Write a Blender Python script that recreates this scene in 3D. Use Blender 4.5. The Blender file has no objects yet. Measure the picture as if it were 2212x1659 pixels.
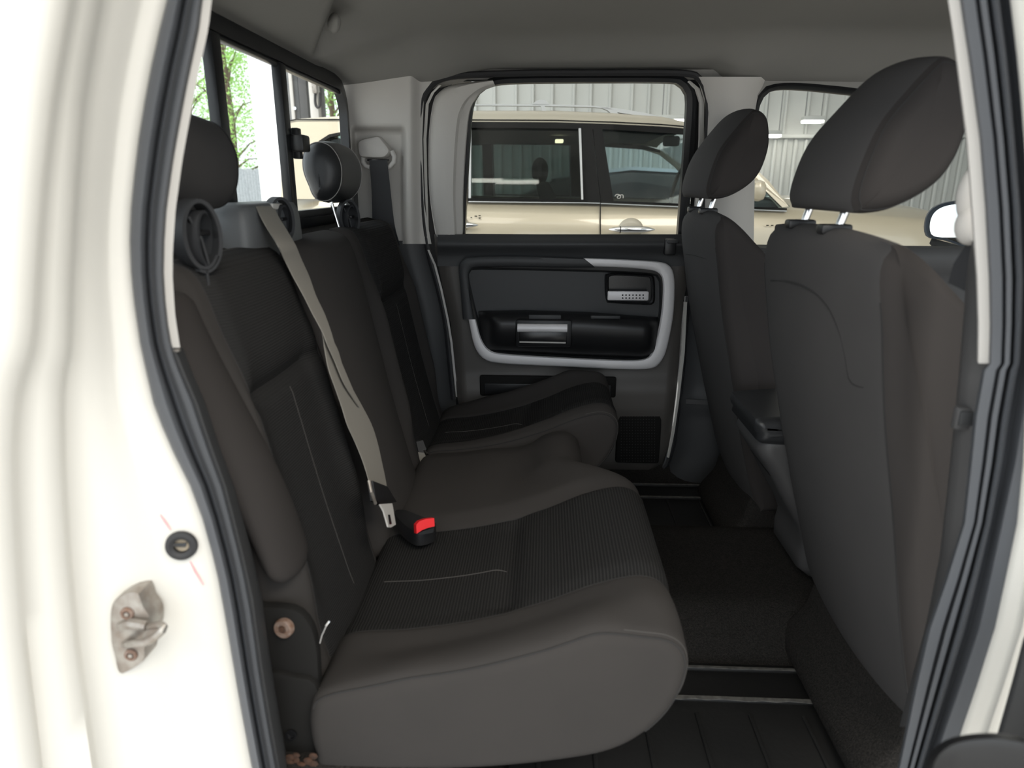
import bpy, bmesh, math, random
from mathutils import Vector, Matrix
random.seed(7)
SC = bpy.context.scene
COL = SC.collection
# ------------------------------------------------------------------ camera
F = 1456.0; CX, CY = 1106.0, 829.5
TH = math.radians(16.4); PSI = math.radians(2.79)
CAM = Vector((0, -0.68, 1.33)); CZ = CAM.z
cd = bpy.data.cameras.new('camera'); cam = bpy.data.objects.new('camera', cd); COL.objects.link(cam)
cam.location = CAM; cam.rotation_euler = (math.pi/2 - TH, 0, PSI)
cd.sensor_width = 36.0; cd.lens = F/2212*36; cd.clip_start = 0.02; cd.clip_end = 200
cd.dof.use_dof = True; cd.dof.focus_distance = 1.9; cd.dof.aperture_fstop = 4.5
SC.camera = cam
# ------------------------------------------------------------------ world, lights, exposure
SC.view_settings.view_transform = 'Standard'; SC.view_settings.look = 'None'
SC.view_settings.gamma = 1; SC.view_settings.use_curve_mapping = False
SC.view_settings.exposure = 1.1
W = bpy.data.worlds.new('overcast_sky'); SC.world = W; W.use_nodes = True
bg = W.node_tree.nodes['Background']; bg.inputs[0].default_value = (0.87, 0.945, 1.0, 1); bg.inputs[1].default_value = 1.0
def area(name, loc, rot, sx, sy, power, color):
    d = bpy.data.lights.new(name, 'AREA'); d.shape = 'RECTANGLE'; d.size = sx; d.size_y = sy
    d.energy = power; d.color = color
    o = bpy.data.objects.new(name, d); COL.objects.link(o); o.location = loc; o.rotation_euler = rot
    return o
sd = bpy.data.lights.new('sun', 'SUN'); sd.energy = 3.2; sd.angle = math.radians(3); sd.color = (1.0, .96, .9)
so_ = bpy.data.objects.new('sun', sd); COL.objects.link(so_)
so_.rotation_euler = Vector((-.38, -.30, .88)).to_track_quat('Z', 'Y').to_euler()
WARM = (1.0, 0.93, 0.82)
area('shop_lamp_light', (1.6, -2.3, 3.9), (math.radians(38), 0, math.radians(35)), 2.2, 1.2, 60, WARM)
area('shop_lamp_light', (-1.4, -2.6, 3.9), (math.radians(38), 0, math.radians(-20)), 2.2, 1.2, 22, WARM)
area('aisle_lamp_light', (1.0, 6.2, 3.9), (0, 0, 0), 5.0, 2.2, 16, WARM)
area('aisle_lamp_light', (0.4, 2.3, 3.9), (0, 0, 0), 3.0, 0.8, 3, WARM)

# ------------------------------------------------------------------ projection helpers (where in the place a point of the view lies)
RGT = Vector((math.cos(PSI), math.sin(PSI), 0))
FWD = Vector((-math.sin(PSI)*math.cos(TH), math.cos(PSI)*math.cos(TH), -math.sin(TH)))
UPV = RGT.cross(FWD)
def ray(u, v): return FWD + RGT*((u-CX)/F) + UPV*((CY-v)/F)
def Py(u, v, y):
    d = ray(u, v); return CAM + d*((y-CAM.y)/d.y)
def Px(u, v, x):
    d = ray(u, v); return CAM + d*((x-CAM.x)/d.x)
def Pz(u, v, z):
    d = ray(u, v); return CAM + d*((z-CAM.z)/d.z)
def Pp(u, v, p0, n):
    d = ray(u, v); n = Vector(n); return CAM + d*((Vector(p0)-CAM).dot(n)/d.dot(n))
def Z(r): return CZ + r

# ------------------------------------------------------------------ object helpers
def link(o): COL.objects.link(o); return o
def tag(o, label=None, cat=None, group=None, kind=None):
    if label: o['label'] = label
    if cat: o['category'] = cat
    if group: o['group'] = group
    if kind: o['kind'] = kind
    return o
def thing(name, label=None, cat=None, loc=(0,0,0), group=None, kind=None):
    o = bpy.data.objects.new(name, None); o.empty_display_size = 0.05; link(o)
    o.location = loc
    return tag(o, label, cat, group, kind)
def wloc(o):
    l = Vector((0,0,0))
    while o: l += Vector(o.location); o = o.parent
    return l
class MB:
    def __init__(s): s.v = []; s.f = []
    def add(s, vs, fs):
        n = len(s.v); s.v += [tuple(p) for p in vs]; s.f += [tuple(i+n for i in f) for f in fs]; return s
    def grid(s, rows, cu=False, cv=False):
        R = len(rows); C_ = len(rows[0]); vs = [p for r in rows for p in r]; fs = []
        for i in range(R if cu else R-1):
            for j in range(C_ if cv else C_-1):
                a = i*C_+j; b = i*C_+(j+1) % C_; c = ((i+1) % R)*C_+(j+1) % C_; d = ((i+1) % R)*C_+j
                fs.append((a, b, c, d))
        return s.add(vs, fs)
    def loft(s, rings, cap=True):
        s.grid(rings, False, True)
        if cap:
            n = len(rings[0]); b = len(s.v) - n*len(rings)
            s.f.append(tuple(b+i for i in reversed(range(n)))); e = len(s.v)-n
            s.f.append(tuple(e+i for i in range(n)))
        return s
    def tube(s, path, r, n=8, cap=True, ry=None):
        path = [Vector(p) for p in path]; rings = []; prev = None
        for i, p in enumerate(path):
            t = (path[min(i+1, len(path)-1)] - path[max(i-1, 0)]).normalized()
            if prev is None:
                a = Vector((0,0,1)) if abs(t.z) < .9 else Vector((1,0,0)); nn = (a - t*a.dot(t)).normalized()
            else: nn = (prev - t*prev.dot(t)).normalized()
            prev = nn; b = t.cross(nn); rr = r[i] if isinstance(r, (list, tuple)) else r
            rings.append([p + nn*rr*math.cos(2*math.pi*k/n) + b*(ry or rr)*math.sin(2*math.pi*k/n) for k in range(n)])
        return s.loft(rings, cap)
    def ribbon(s, left, right, th, nrm=None):
        L = [Vector(p) for p in left]; Rr = [Vector(p) for p in right]; rows = []
        for i in range(len(L)):
            t = L[min(i+1, len(L)-1)] - L[max(i-1, 0)]
            n = (Rr[i]-L[i]).cross(t)
            n = n.normalized() if n.length > 1e-9 else Vector((0,0,1))
            rows.append([L[i]+n*th/2, Rr[i]+n*th/2, Rr[i]-n*th/2, L[i]-n*th/2])
        return s.loft(rows)
    def box(s, c, size, rot=None, bev=0.0, seg=2):
        bm = bmesh.new(); bmesh.ops.create_cube(bm, size=1)
        for v in bm.verts: v.co = Vector((v.co.x*size[0], v.co.y*size[1], v.co.z*size[2]))
        if bev: bmesh.ops.bevel(bm, geom=list(bm.edges), offset=bev, segments=seg, profile=0.5, affect='EDGES')
        M = Matrix.Identity(3) if rot is None else rot
        bm.verts.ensure_lookup_table(); bm.verts.index_update()
        s.add([M @ v.co + Vector(c) for v in bm.verts], [[v.index for v in f.verts] for f in bm.faces]); bm.free(); return s
    def prism(s, pts, d, bev=0.0):
        """outline in 3D, extruded by the vector d; bev chamfers the rim at the far (front) end"""
        pts = [Vector(p) for p in pts]; d = Vector(d); n = len(pts)
        if bev:
            c = sum(pts, Vector())/n; dn = d.normalized()
            nb = []
            for i in range(n):
                e1 = (pts[i]-pts[i-1]); e2 = (pts[(i+1) % n]-pts[i])
                t = (e1.normalized()+e2.normalized()); t = t.normalized() if t.length > 1e-6 else e1.normalized()
                q = t.cross(dn); q = q.normalized() if q.length > 1e-6 else Vector((0,0,0))
                nb.append(q)
            # orientation: inward
            ar = sum(((pts[i]-c).cross(pts[(i+1) % n]-c)).dot(dn) for i in range(n))
            sg = -1 if ar > 0 else 1
            rings = [pts, [p + d - dn*bev for p in pts], [p + d - dn*bev*.3 + nb[i]*sg*bev*.3 for i, p in enumerate(pts)], [p + d + nb[i]*sg*bev for i, p in enumerate(pts)]]
        else: rings = [pts, [p+d for p in pts]]
        return s.loft(rings)
    def sphere(s, c, r, nu=12, nv=8, rot=None):
        c = Vector(c); r = Vector(r) if not isinstance(r, (int, float)) else Vector((r, r, r)); M = rot or Matrix.Identity(3)
        rows = []
        for i in range(nv+1):
            a = math.pi*i/nv - math.pi/2
            rows.append([c + M @ Vector((r.x*math.cos(a)*math.cos(2*math.pi*k/nu), r.y*math.cos(a)*math.sin(2*math.pi*k/nu), r.z*math.sin(a))) for k in range(nu)])
        return s.grid(rows, False, True)
    def lathe(s, c, axis, prof, n=16):
        axis = Vector(axis).normalized(); a = Vector((0,0,1)) if abs(axis.z) < .9 else Vector((1,0,0))
        e = (a-axis*a.dot(axis)).normalized(); g = axis.cross(e); c = Vector(c)
        rings = [[c+axis*h+(e*math.cos(2*math.pi*k/n)+g*math.sin(2*math.pi*k/n))*r for k in range(n)] for r, h in prof]
        return s.loft(rings)
    def build(s, name, mat, parent=None, sharp=38, smooth=True, fix=True):
        me = bpy.data.meshes.new(name); o = wloc(parent) if parent else Vector((0,0,0))
        me.from_pydata([(p[0]-o.x, p[1]-o.y, p[2]-o.z) for p in s.v], [], s.f); me.update()
        if fix:
            bm = bmesh.new(); bm.from_mesh(me)
            bmesh.ops.remove_doubles(bm, verts=bm.verts, dist=1e-6)
            bmesh.ops.recalc_face_normals(bm, faces=bm.faces); bm.to_mesh(me); bm.free()
        if smooth:
            me.polygons.foreach_set('use_smooth', [True]*len(me.polygons))
            me.set_sharp_from_angle(angle=math.radians(sharp))
        me.materials.append(mat)
        ob = bpy.data.objects.new(name, me); link(ob)
        if parent: ob.parent = parent
        return ob
def solo(mb, name, mat, label, cat, group=None, kind=None, **k):
    """a thing that is one mesh: origin put at its own base"""
    xs = [p[0] for p in mb.v]; ys = [p[1] for p in mb.v]; zs = [p[2] for p in mb.v]
    loc = Vector(((min(xs)+max(xs))/2, (min(ys)+max(ys))/2, min(zs)))
    mb.v = [(p[0]-loc.x, p[1]-loc.y, p[2]-loc.z) for p in mb.v]
    o = mb.build(name, mat, **k); o.location = loc
    return tag(o, label, cat, group, kind)
def struct(name, mb, mat, label=None, parent=None, **k):
    o = mb.build(name, mat, parent, **k)
    if not parent: o['kind'] = 'structure'
    if label: o['label'] = label
    return o
def interp(tab, v):
    """piecewise linear table [(key, val...)]"""
    if v <= tab[0][0]: r = tab[0][1:]
    elif v >= tab[-1][0]: r = tab[-1][1:]
    else:
        for a, b in zip(tab, tab[1:]):
            if a[0] <= v <= b[0]:
                t = (v-a[0])/(b[0]-a[0]); r = tuple(x+(y-x)*t for x, y in zip(a[1:], b[1:])); break
    return r[0] if len(r) == 1 else r
def crom(pts, n, closed=False):
    """Catmull-Rom through the points, resampled evenly to n points"""
    P_ = [Vector(p) for p in pts]; m = len(P_); dense = []
    segs = m if closed else m-1
    for i in range(segs):
        p0 = P_[(i-1) % m] if closed or i > 0 else P_[0]*2-P_[1]
        p1 = P_[i]; p2 = P_[(i+1) % m]
        p3 = P_[(i+2) % m] if closed or i+2 < m else P_[-1]*2-P_[-2]
        for k in range(12):
            t = k/12
            dense.append(0.5*((2*p1)+(p2-p0)*t+(2*p0-5*p1+4*p2-p3)*t*t+(3*p1-p0-3*p2+p3)*t**3))
    dense.append(P_[0].copy() if closed else P_[-1].copy())
    L = [0]
    for a, b in zip(dense, dense[1:]): L.append(L[-1]+(b-a).length)
    out = []; j = 0; N = n if closed else n-1
    for k in range(n):
        s = L[-1]*k/N
        while j < len(L)-2 and L[j+1] < s: j += 1
        t = (s-L[j])/max(1e-12, L[j+1]-L[j]); out.append(dense[j].lerp(dense[j+1], min(1, t)))
    return out
def sstep(a, b, x):
    t = max(0., min(1., (x-a)/(b-a))); return t*t*(3-2*t)

# ------------------------------------------------------------------ materials
def mat(name, color, rough=.6, metal=0., spec=.5, bump=None, var=None, coat=0.):
    m = bpy.data.materials.new(name); m.use_nodes = True; nt = m.node_tree; b = nt.nodes['Principled BSDF']
    b.inputs['Base Color'].default_value = (*color, 1); b.inputs['Roughness'].default_value = rough
    b.inputs['Metallic'].default_value = metal; b.inputs['Specular IOR Level'].default_value = spec
    b.inputs['Coat Weight'].default_value = coat; b.inputs['Coat Roughness'].default_value = .05
    tc = nt.nodes.new('ShaderNodeTexCoord')
    if var:
        sc_, amt, col2 = var
        n = nt.nodes.new('ShaderNodeTexNoise'); n.inputs['Scale'].default_value = sc_; n.inputs['Detail'].default_value = 5
        r = nt.nodes.new('ShaderNodeValToRGB'); r.color_ramp.elements[0].position = .5-amt; r.color_ramp.elements[1].position = .5+amt
        r.color_ramp.elements[0].color = (*color, 1); r.color_ramp.elements[1].color = (*col2, 1)
        nt.links.new(tc.outputs['Object'], n.inputs['Vector']); nt.links.new(n.outputs['Fac'], r.inputs['Fac'])
        nt.links.new(r.outputs['Color'], b.inputs['Base Color'])
    if bump:
        sc_, st, dist = bump
        n = nt.nodes.new('ShaderNodeTexNoise'); n.inputs['Scale'].default_value = sc_; n.inputs['Detail'].default_value = 3
        bp = nt.nodes.new('ShaderNodeBump'); bp.inputs['Strength'].default_value = st; bp.inputs['Distance'].default_value = dist
        nt.links.new(tc.outputs['Object'], n.inputs['Vector']); nt.links.new(n.outputs['Fac'], bp.inputs['Height'])
        nt.links.new(bp.outputs['Normal'], b.inputs['Normal'])
    return m
def ribbed(name, c1, c2, axis, scale):
    m = mat(name, c1, .95, spec=.15); nt = m.node_tree; b = nt.nodes['Principled BSDF']
    tc = nt.nodes.new('ShaderNodeTexCoord'); w = nt.nodes.new('ShaderNodeTexWave'); w.bands_direction = axis
    w.inputs['Scale'].default_value = scale; w.inputs['Distortion'].default_value = .25; w.inputs['Detail Scale'].default_value = 6
    n = nt.nodes.new('ShaderNodeTexNoise'); n.inputs['Scale'].default_value = 700
    mx = nt.nodes.new('ShaderNodeMixRGB'); mx.inputs[1].default_value = (*c1, 1); mx.inputs[2].default_value = (*c2, 1)
    ad = nt.nodes.new('ShaderNodeMath'); ad.operation = 'MULTIPLY_ADD'; ad.inputs[1].default_value = .4
    bp = nt.nodes.new('ShaderNodeBump'); bp.inputs['Strength'].default_value = .6; bp.inputs['Distance'].default_value = .0012
    nt.links.new(tc.outputs['Object'], w.inputs['Vector']); nt.links.new(tc.outputs['Object'], n.inputs['Vector'])
    nt.links.new(w.outputs['Fac'], mx.inputs[0]); nt.links.new(mx.outputs[0], b.inputs['Base Color'])
    nt.links.new(n.outputs['Fac'], ad.inputs[0]); nt.links.new(w.outputs['Fac'], ad.inputs[2])
    nt.links.new(ad.outputs[0], bp.inputs['Height']); nt.links.new(bp.outputs['Normal'], b.inputs['Normal'])
    return m
def glass(name, tint, refl=.08, rough=0.0):
    m = bpy.data.materials.new(name); m.use_nodes = True; nt = m.node_tree; nt.nodes.clear()
    o = nt.nodes.new('ShaderNodeOutputMaterial'); t = nt.nodes.new('ShaderNodeBsdfTransparent'); g = nt.nodes.new('ShaderNodeBsdfGlossy')
    mx = nt.nodes.new('ShaderNodeMixShader'); fr = nt.nodes.new('ShaderNodeFresnel'); fr.inputs['IOR'].default_value = 1.5
    mul = nt.nodes.new('ShaderNodeMath'); mul.operation = 'MULTIPLY'; mul.inputs[1].default_value = refl/.04
    mul.use_clamp = True
    t.inputs[0].default_value = (*tint, 1); g.inputs['Roughness'].default_value = rough
    nt.links.new(fr.outputs[0], mul.inputs[0]); nt.links.new(mul.outputs[0], mx.inputs[0])
    nt.links.new(t.outputs[0], mx.inputs[1]); nt.links.new(g.outputs[0], mx.inputs[2]); nt.links.new(mx.outputs[0], o.inputs[0])
    return m
def emit(name, c, s):
    m = bpy.data.materials.new(name); m.use_nodes = True; b = m.node_tree.nodes['Principled BSDF']
    b.inputs['Base Color'].default_value = (*c, 1); b.inputs['Emission Color'].default_value = (*c, 1); b.inputs['Emission Strength'].default_value = s
    return m
M = {}
M['fabric'] = mat('charcoal_fabric', (.038,.0352,.0340), .95, spec=.15, bump=(900, .35, .0006), var=(9, .25, (.042,.0385,.0368)))
M['fabric_front'] = mat('grey_fabric', (.060,.0575,.0575), .95, spec=.15, bump=(900, .35, .0006), var=(7, .25, (.066,.063,.0625)))
M['fabric_side'] = mat('bolster_and_shaded_side_fabric', (.038,.0342,.0330), .95, spec=.15, bump=(900, .35, .0006))  # bolster's own tone; on front seat sides it paints in their shade
M['rib_seat'] = ribbed('ribbed_cushion_fabric', (.010,.010,.010), (.024,.0235,.0233), 'X', 62)
M['rib_back'] = ribbed('ribbed_backrest_fabric', (.019,.0187,.0187), (.0225,.022,.022), 'Z', 80)
M['thread'] = mat('grey_thread', (.062,.058,.055), .9)
M['seam'] = mat('dark_seam', (.022,.021,.021), .95)
M['leather'] = mat('black_leather', (.022,.023,.025), .42, bump=(260, .25, .0008))
M['headliner'] = mat('headliner_cloth', (.275,.267,.253), .95, spec=.1, bump=(700, .2, .0005))
M['trim_grey'] = mat('light_grey_plastic', (.52,.50,.47), .6, bump=(500, .12, .0004))
M['trim_pale'] = mat('pale_grey_plastic', (.50,.48,.455), .55)
M['trim_dark'] = mat('dark_grey_plastic', (.036,.037,.039), .55, bump=(420, .2, .0005))
M['trim_mid'] = mat('charcoal_plastic', (.055,.054,.055), .55, bump=(420, .2, .0005))
M['housing'] = mat('blue_grey_plastic', (.105,.11,.115), .5, bump=(420, .15, .0004))
M['black_matte'] = mat('matte_black_plastic', (.011,.0105,.010), .8, spec=.2, bump=(300, .2, .0006))
M['door_plastic'] = mat('warm_lit_door_plastic', (.088,.080,.074), .5, bump=(420, .2, .0005))  # brown, lighter tone carries the warm light on the lower door
M['head_thread'] = mat('pale_thread', (.32,.31,.30), .9)
M['black_plastic'] = mat('black_plastic', (.012,.012,.013), .42, bump=(420, .15, .0004))
M['black'] = mat('black_gloss', (.008,.008,.009), .25)
M['frame_black'] = mat('black_window_frame', (.009,.010,.012), .35)
M['rubber'] = mat('black_rubber', (.075,.080,.090), .55, bump=(300, .12, .0004))
M['rubber_dark'] = mat('dark_rubber', (.020,.020,.022), .6)
M['silver'] = mat('satin_silver', (.80,.775,.78), .45, metal=.1)
M['chrome'] = mat('chrome', (.85,.85,.86), .12, metal=1.)
M['steel'] = mat('dull_steel', (.42,.40,.37), .45, metal=.7, var=(60, .2, (.25,.21,.18)))
M['rust'] = mat('rusty_bolt', (.16,.075,.04), .75, metal=.3, var=(180, .25, (.28,.22,.19)))
M['rustpatch'] = mat('rust', (.085,.038,.020), .95, var=(120, .25, (.035,.022,.017)))
M['white'] = mat('white_body_paint', (.80,.79,.765), .30, coat=.5)
M['jamb'] = mat('white_jamb_paint', (.66,.642,.60), .45)
M['carpet'] = mat('black_carpet', (.018,.0172,.0165), 1., spec=.05, bump=(500, 1., .004), var=(300, .2, (.040,.037,.034)))
M['mat_rubber'] = mat('black_mat_rubber', (.010,.010,.010), .55, bump=(90, .3, .002))
M['mat_edge'] = mat('worn_pale_edge', (.13,.125,.115), .8, var=(80, .2, (.06,.058,.055)))
M['webbing'] = mat('grey_webbing', (.23,.215,.19), .8, bump=(1200, .3, .0004))
M['webbing_black'] = mat('black_webbing', (.022,.023,.026), .7, bump=(1200, .3, .0004))
M['cork'] = mat('tan_foam', (.42,.35,.26), .9)
M['red'] = mat('red_button', (.72,.015,.02), .4)
M['pink'] = mat('pink_crayon', (.85,.35,.38), .8)
M['gold'] = mat('champagne_paint', (.46,.405,.305), .32, metal=.15, coat=.6)
M['goldroof'] = mat('champagne_roof', (.40,.365,.295), .5, metal=.1, coat=.15)
M['suv_black'] = mat('gloss_black_pillar', (.007,.007,.007), .6, spec=.1)
M['suv_in'] = mat('suv_cabin_grey', (.11,.115,.115), .8)
M['suv_in_dark'] = mat('suv_cabin_dark', (.02,.021,.022), .8)
M['rail'] = mat('roof_rail_silver', (.40,.41,.42), .4, metal=.3)
M['tint'] = glass('dark_tinted_glass', (.50,.55,.54), .022)
M['tint_light'] = glass('light_tinted_glass', (.80,.86,.87), .02)
M['clear'] = glass('clear_glass', (.975,.985,.98), .006)
M['mirror'] = mat('mirror_glass', (.92,.95,.97), .02, metal=1.)
M['mirror_shell'] = mat('blue_black_mirror_shell', (.03,.045,.07), .3)
M['wall'] = mat('white_metal_wall', (.56,.57,.545), .55, var=(1.5, .3, (.53,.54,.515)))
M['concrete'] = mat('concrete', (.42,.41,.39), .8, bump=(30, .3, .01), var=(3, .2, (.36,.35,.34)))
M['lamp'] = emit('lamp_tube', (1, .96, .86), 9)
M['dome'] = emit('dome_light', (1, .85, .55), 2.0)
M['post'] = mat('grey_steel_post', (.10,.105,.11), .6, var=(12, .2, (.15,.15,.15)))
M['ashwood'] = mat('weathered_fence_board', (.55,.57,.58), .9, var=(25, .25, (.36,.38,.39)))
M['leaf'] = mat('green_leaves', (.16,.34,.07), .6, var=(2, .25, (.30,.46,.14)))
_n = M['leaf'].node_tree; _t = _n.nodes.new('ShaderNodeBsdfTranslucent'); _t.inputs[0].default_value = (.42,.68,.20,1)
_x = _n.nodes.new('ShaderNodeMixShader'); _x.inputs[0].default_value = .55
_n.links.new(_n.nodes['Principled BSDF'].outputs[0], _x.inputs[1]); _n.links.new(_t.outputs[0], _x.inputs[2]); _n.links.new(_x.outputs[0], _n.nodes['Material Output'].inputs[0])
M['bark'] = mat('bark', (.12,.085,.06), .95)
M['white_wall'] = mat('white_painted_wall', (.93,.94,.94), .7)
M['grass'] = mat('grass', (.10,.17,.05), .95, var=(6, .2, (.16,.22,.08)))
M['silver_car'] = mat('silver_car_paint', (.50,.52,.54), .3, metal=.4, coat=.5)
M['darkglass'] = mat('dark_car_glass', (.02,.025,.03), .08)

# ================================================================== CABIN SHELL (setting)
FLOOR = Z(-.93)
# --- floor
mb = MB(); rows = []
for i in range(60):
    y = -.02 + 1.50*i/59
    r = []
    for j in range(50):
        x = -.60 + 2.1*j/49
        h = .085*sstep(.44,.60,y)*(1-sstep(.90,1.04,y))
        h += .10*sstep(1.33,1.44,y) + .10*(1-sstep(-.02,.04,y))*0
        h += .16*(1-sstep(-.34,-.16,x))
        r.append((x, y, FLOOR+h+random.uniform(-.001,.001)))
    rows.append(r)
mb.grid(rows); fl = struct('floor', mb, M['carpet'], 'black carpet on the cabin floor with a raised middle hump', sharp=80)
# --- ceiling (headliner): cross curve dropping to the far side and to the back
def zc(x, y):
    z = .345 - .050*sstep(1.05,1.36,y)**1.2 - .03*(1-sstep(-.02,.2,y))
    z -= .085*(1-sstep(-.60,-.28,x))*(1-.85*sstep(1.0,1.33,y))
    z -= .012*sstep(.55,1.2,x) + sstep(1.02,1.33,y)*(.040*(1-sstep(-.32,-.14,x)) + .038*sstep(.42,.50,x))
    # moulded recess of the coat hook and its soft rim
    return Z(z)
hk = Px(735, 70, -.30)
hk0 = Pz(684, 112, Z(.285)); hk1 = Pz(752, 14, Z(.300)); hk0.z = hk1.z = 0
hkl = (hk1-hk0).length; hkt = (hk1-hk0)/hkl; hkn = Vector((-hkt.y, hkt.x, 0))
if hkn.x < 0: hkn = -hkn
mb = MB(); rows = []
for i in range(160):
    y = -.03 + 1.40*i/159
    r = []
    for j in range(240):
        x = -.575 + 2.2*(j/239)
        z = zc(x, y)
        w = Vector((x, y, 0))-hk0; d = w.dot(hkn); q = w.dot(hkt)
        if d > -.012: z += .045*sstep(-.012,.004,d)*math.exp(-max(0,d)/.075)*sstep(-.02,.05,q)*(1-sstep(hkl*.9,hkl+.10,q))
        r.append((x, y, z))
    rows.append(r)
mb.grid(rows)
# outer skin of the roof, so that the roof has thickness
rows = [[(-.62+2.3*j/12, -.06+1.50*i/8, Z(.40)+.035*math.sin(math.pi*i/8)) for j in range(13)] for i in range(9)]
mb.grid(rows)
ce = struct('ceiling', mb, M['headliner'], 'grey cloth headliner of the cabin', sharp=80)
mb = MB(); hp = Pz(724, 80, Z(.290)); hp.z = zc(hp.x, hp.y)+.010
mb.sphere(hp, (.012,.036,.018), rot=Matrix.Rotation(math.atan2(-hkt.x, hkt.y), 3, 'Z')); mb.build('coat_hook', M['headliner'], ce)

# ---- rear window: the frame's outer and inner outlines in the plane of the back glass
XW = -.555
def PW(u, v): return Px(u, v, XW)
win = thing('window_1', 'black framed rear window with a sliding middle pane and latch', None, (XW, .7, Z(-.10)), kind='structure')
c_tr = PW(738, 196); c_br = PW(733, 462)
zt = PW(600, 112).z; zb = PW(680, 466).z; yr = PW(736, 300).y; yl = .04
def rrect(y0, y1, z0, z1, r, n=7, x=XW):
    out = []
    for cy_, cz_, a0 in ((y1-r, z1-r, 0), (y0+r, z1-r, 90), (y0+r, z0+r, 180), (y1-r, z0+r, 270)):
        for k in range(n+1):
            a = math.radians(a0+90*k/n); out.append(Vector((x, cy_+r*math.cos(a), cz_+r*math.sin(a))))
    return out
ztop = Z(.238)
def ringprism(inner, outer, d, mbx):
    d = Vector(d); n = len(inner)
    mid_i = [p+d for p in inner]; mid_o = [p+d*.75 for p in outer]
    mbx.grid([outer, mid_o, mid_i, inner], False, True); mbx.grid([inner, outer], False, True); return mbx
inn = rrect(yl, yr, zb, ztop, .06); out = rrect(yl-.03, yr+.035, zb-.03, ztop+.034, .085)
mb = MB(); ringprism(inn, out, (.022,0,0), mb); mb.build('window_frame', M['frame_black'], win)
yd1 = PW(452, 200).y; yd2 = PW(603, 300).y
for yy, wd in ((yd1, .034), (yd2, .034)):
    mb = MB().box((XW+.012, yy, (zb+ztop)/2), (.020, wd, ztop-zb), bev=.004); mb.build('window_bar', M['frame_black'], win)
mb = MB().box((XW+.010, (yl+yr)/2, ztop-.004), (.016, yr-yl, .010), bev=.004); mb.build('slider_track', M['frame_black'], win)
mb = MB().box((XW+.008, (yl+yr)/2, zb+.008), (.016, yr-yl, .018), bev=.003); mb.build('slider_track', M['frame_black'], win)
la = PW(614, 310)
mb = MB().box((XW+.034, la.y, la.z), (.030, .046, .034), bev=.005); lo = mb.build('latch', M['black_plastic'], win)
mb = MB().box((XW+.026, la.y+.004, la.z), (.016, .022, .062), bev=.003); mb.build('latch_plate', M['black_plastic'], lo)
for a, b in ((yl, yd1), (yd1, yd2), (yd2, yr)):
    mb = MB().box((XW-.002, (a+b)/2, (zb+ztop)/2), (.004, b-a-.006, ztop-zb-.004)); mb.build('pane', M['clear'], win, smooth=False)
# ---- back wall below and around the rear window
mb = MB()
mb.box((XW-.03, .68, (FLOOR+zb-.02)/2), (.05, 1.50, zb-.02-FLOOR), bev=.01)
mb.box((XW-.006, yr+.095, (zb+Z(.40))/2), (.010, .12, Z(.40)-zb+.06), bev=.002)
mb.box((XW-.03, .68, ztop+.075), (.05, 1.46, .08), bev=.005)
mb.box((XW-.03, -.035, (zb+ztop)/2), (.05, .08, ztop-zb+.1), bev=.005)
wb = struct('wall_back', mb, M['trim_dark'], 'dark back wall of the cabin below the rear window')
# carpeted parcel ledge behind the seatback
mb = MB(); rows = []
for i in range(30):
    y = .02+1.32*i/29
    rows.append([(XW+.005+.0*i, y, zb-.045), (XW+.03, y, zb-.02), (XW+.07, y, zb-.028), (XW+.10, y, zb-.06), (XW+.11, y, zb-.30)])
mb.grid(rows); mb.build('felt_ledge', M['carpet'], wb)

# ================================================================== FAR SIDE (left wall of the truck)
YS = 1.40
wl = thing('wall_left', 'far inner side wall of the truck cabin with grey pillar trims', None, (0, YS, FLOOR), kind='structure')
def yb(v):   # tumblehome of the side: leans inward towards the roof
    return YS - .10*max(0, (512-v))/335 if v < 512 else YS
# C-pillar trim, grey, with a belt recess: grid with displaced depth
mb = MB(); rows = []
for i in range(64):
    v = 158 + (527-158)*i/63
    uL = interp([(158,730),(186,738),(200,742),(300,748),(480,760),(527,790)], v); uR = interp([(158,950),(180,930),(200,916),(300,912),(440,916),(527,932)], v)
    r = []
    for j in range(72):
        t = j/71; u = uL+(uR-uL)*t
        y = yb(v) - .055 + .03*sstep(.0,.18,1-t)*0
        y -= .03*(1-sstep(0,.10,t))*0
        # recess for the belt guide
        d = sstep(758,768,u)*(1-sstep(866,880,u))*sstep(272,286,v)
        y += .050*d*(1-.75*sstep(400,520,v))
        y += .03*sstep(885,912,u)
        p = Py(u, v, y); r.append(p)
    rows.append(r)
mb.grid(rows); cp = mb.build('pillar_trim', M['trim_grey'], wl, sharp=80)
# dark lower quarter trim behind the seat
mb = MB(); rows = []
for i in range(24):
    v = 520+430*i/23
    uL = interp([(520,770),(900,860)], v); uR = interp([(520,926),(560,934),(650,962),(700,972),(850,984),(950,990)], v)
    rows.append([Py(uL+(uR-uL)*j/9, v, YS-.045+.04*sstep(.75,1,j/9)) for j in range(10)])
mb.grid(rows); mb.build('quarter_trim', M['trim_dark'], wl, sharp=80)
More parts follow.
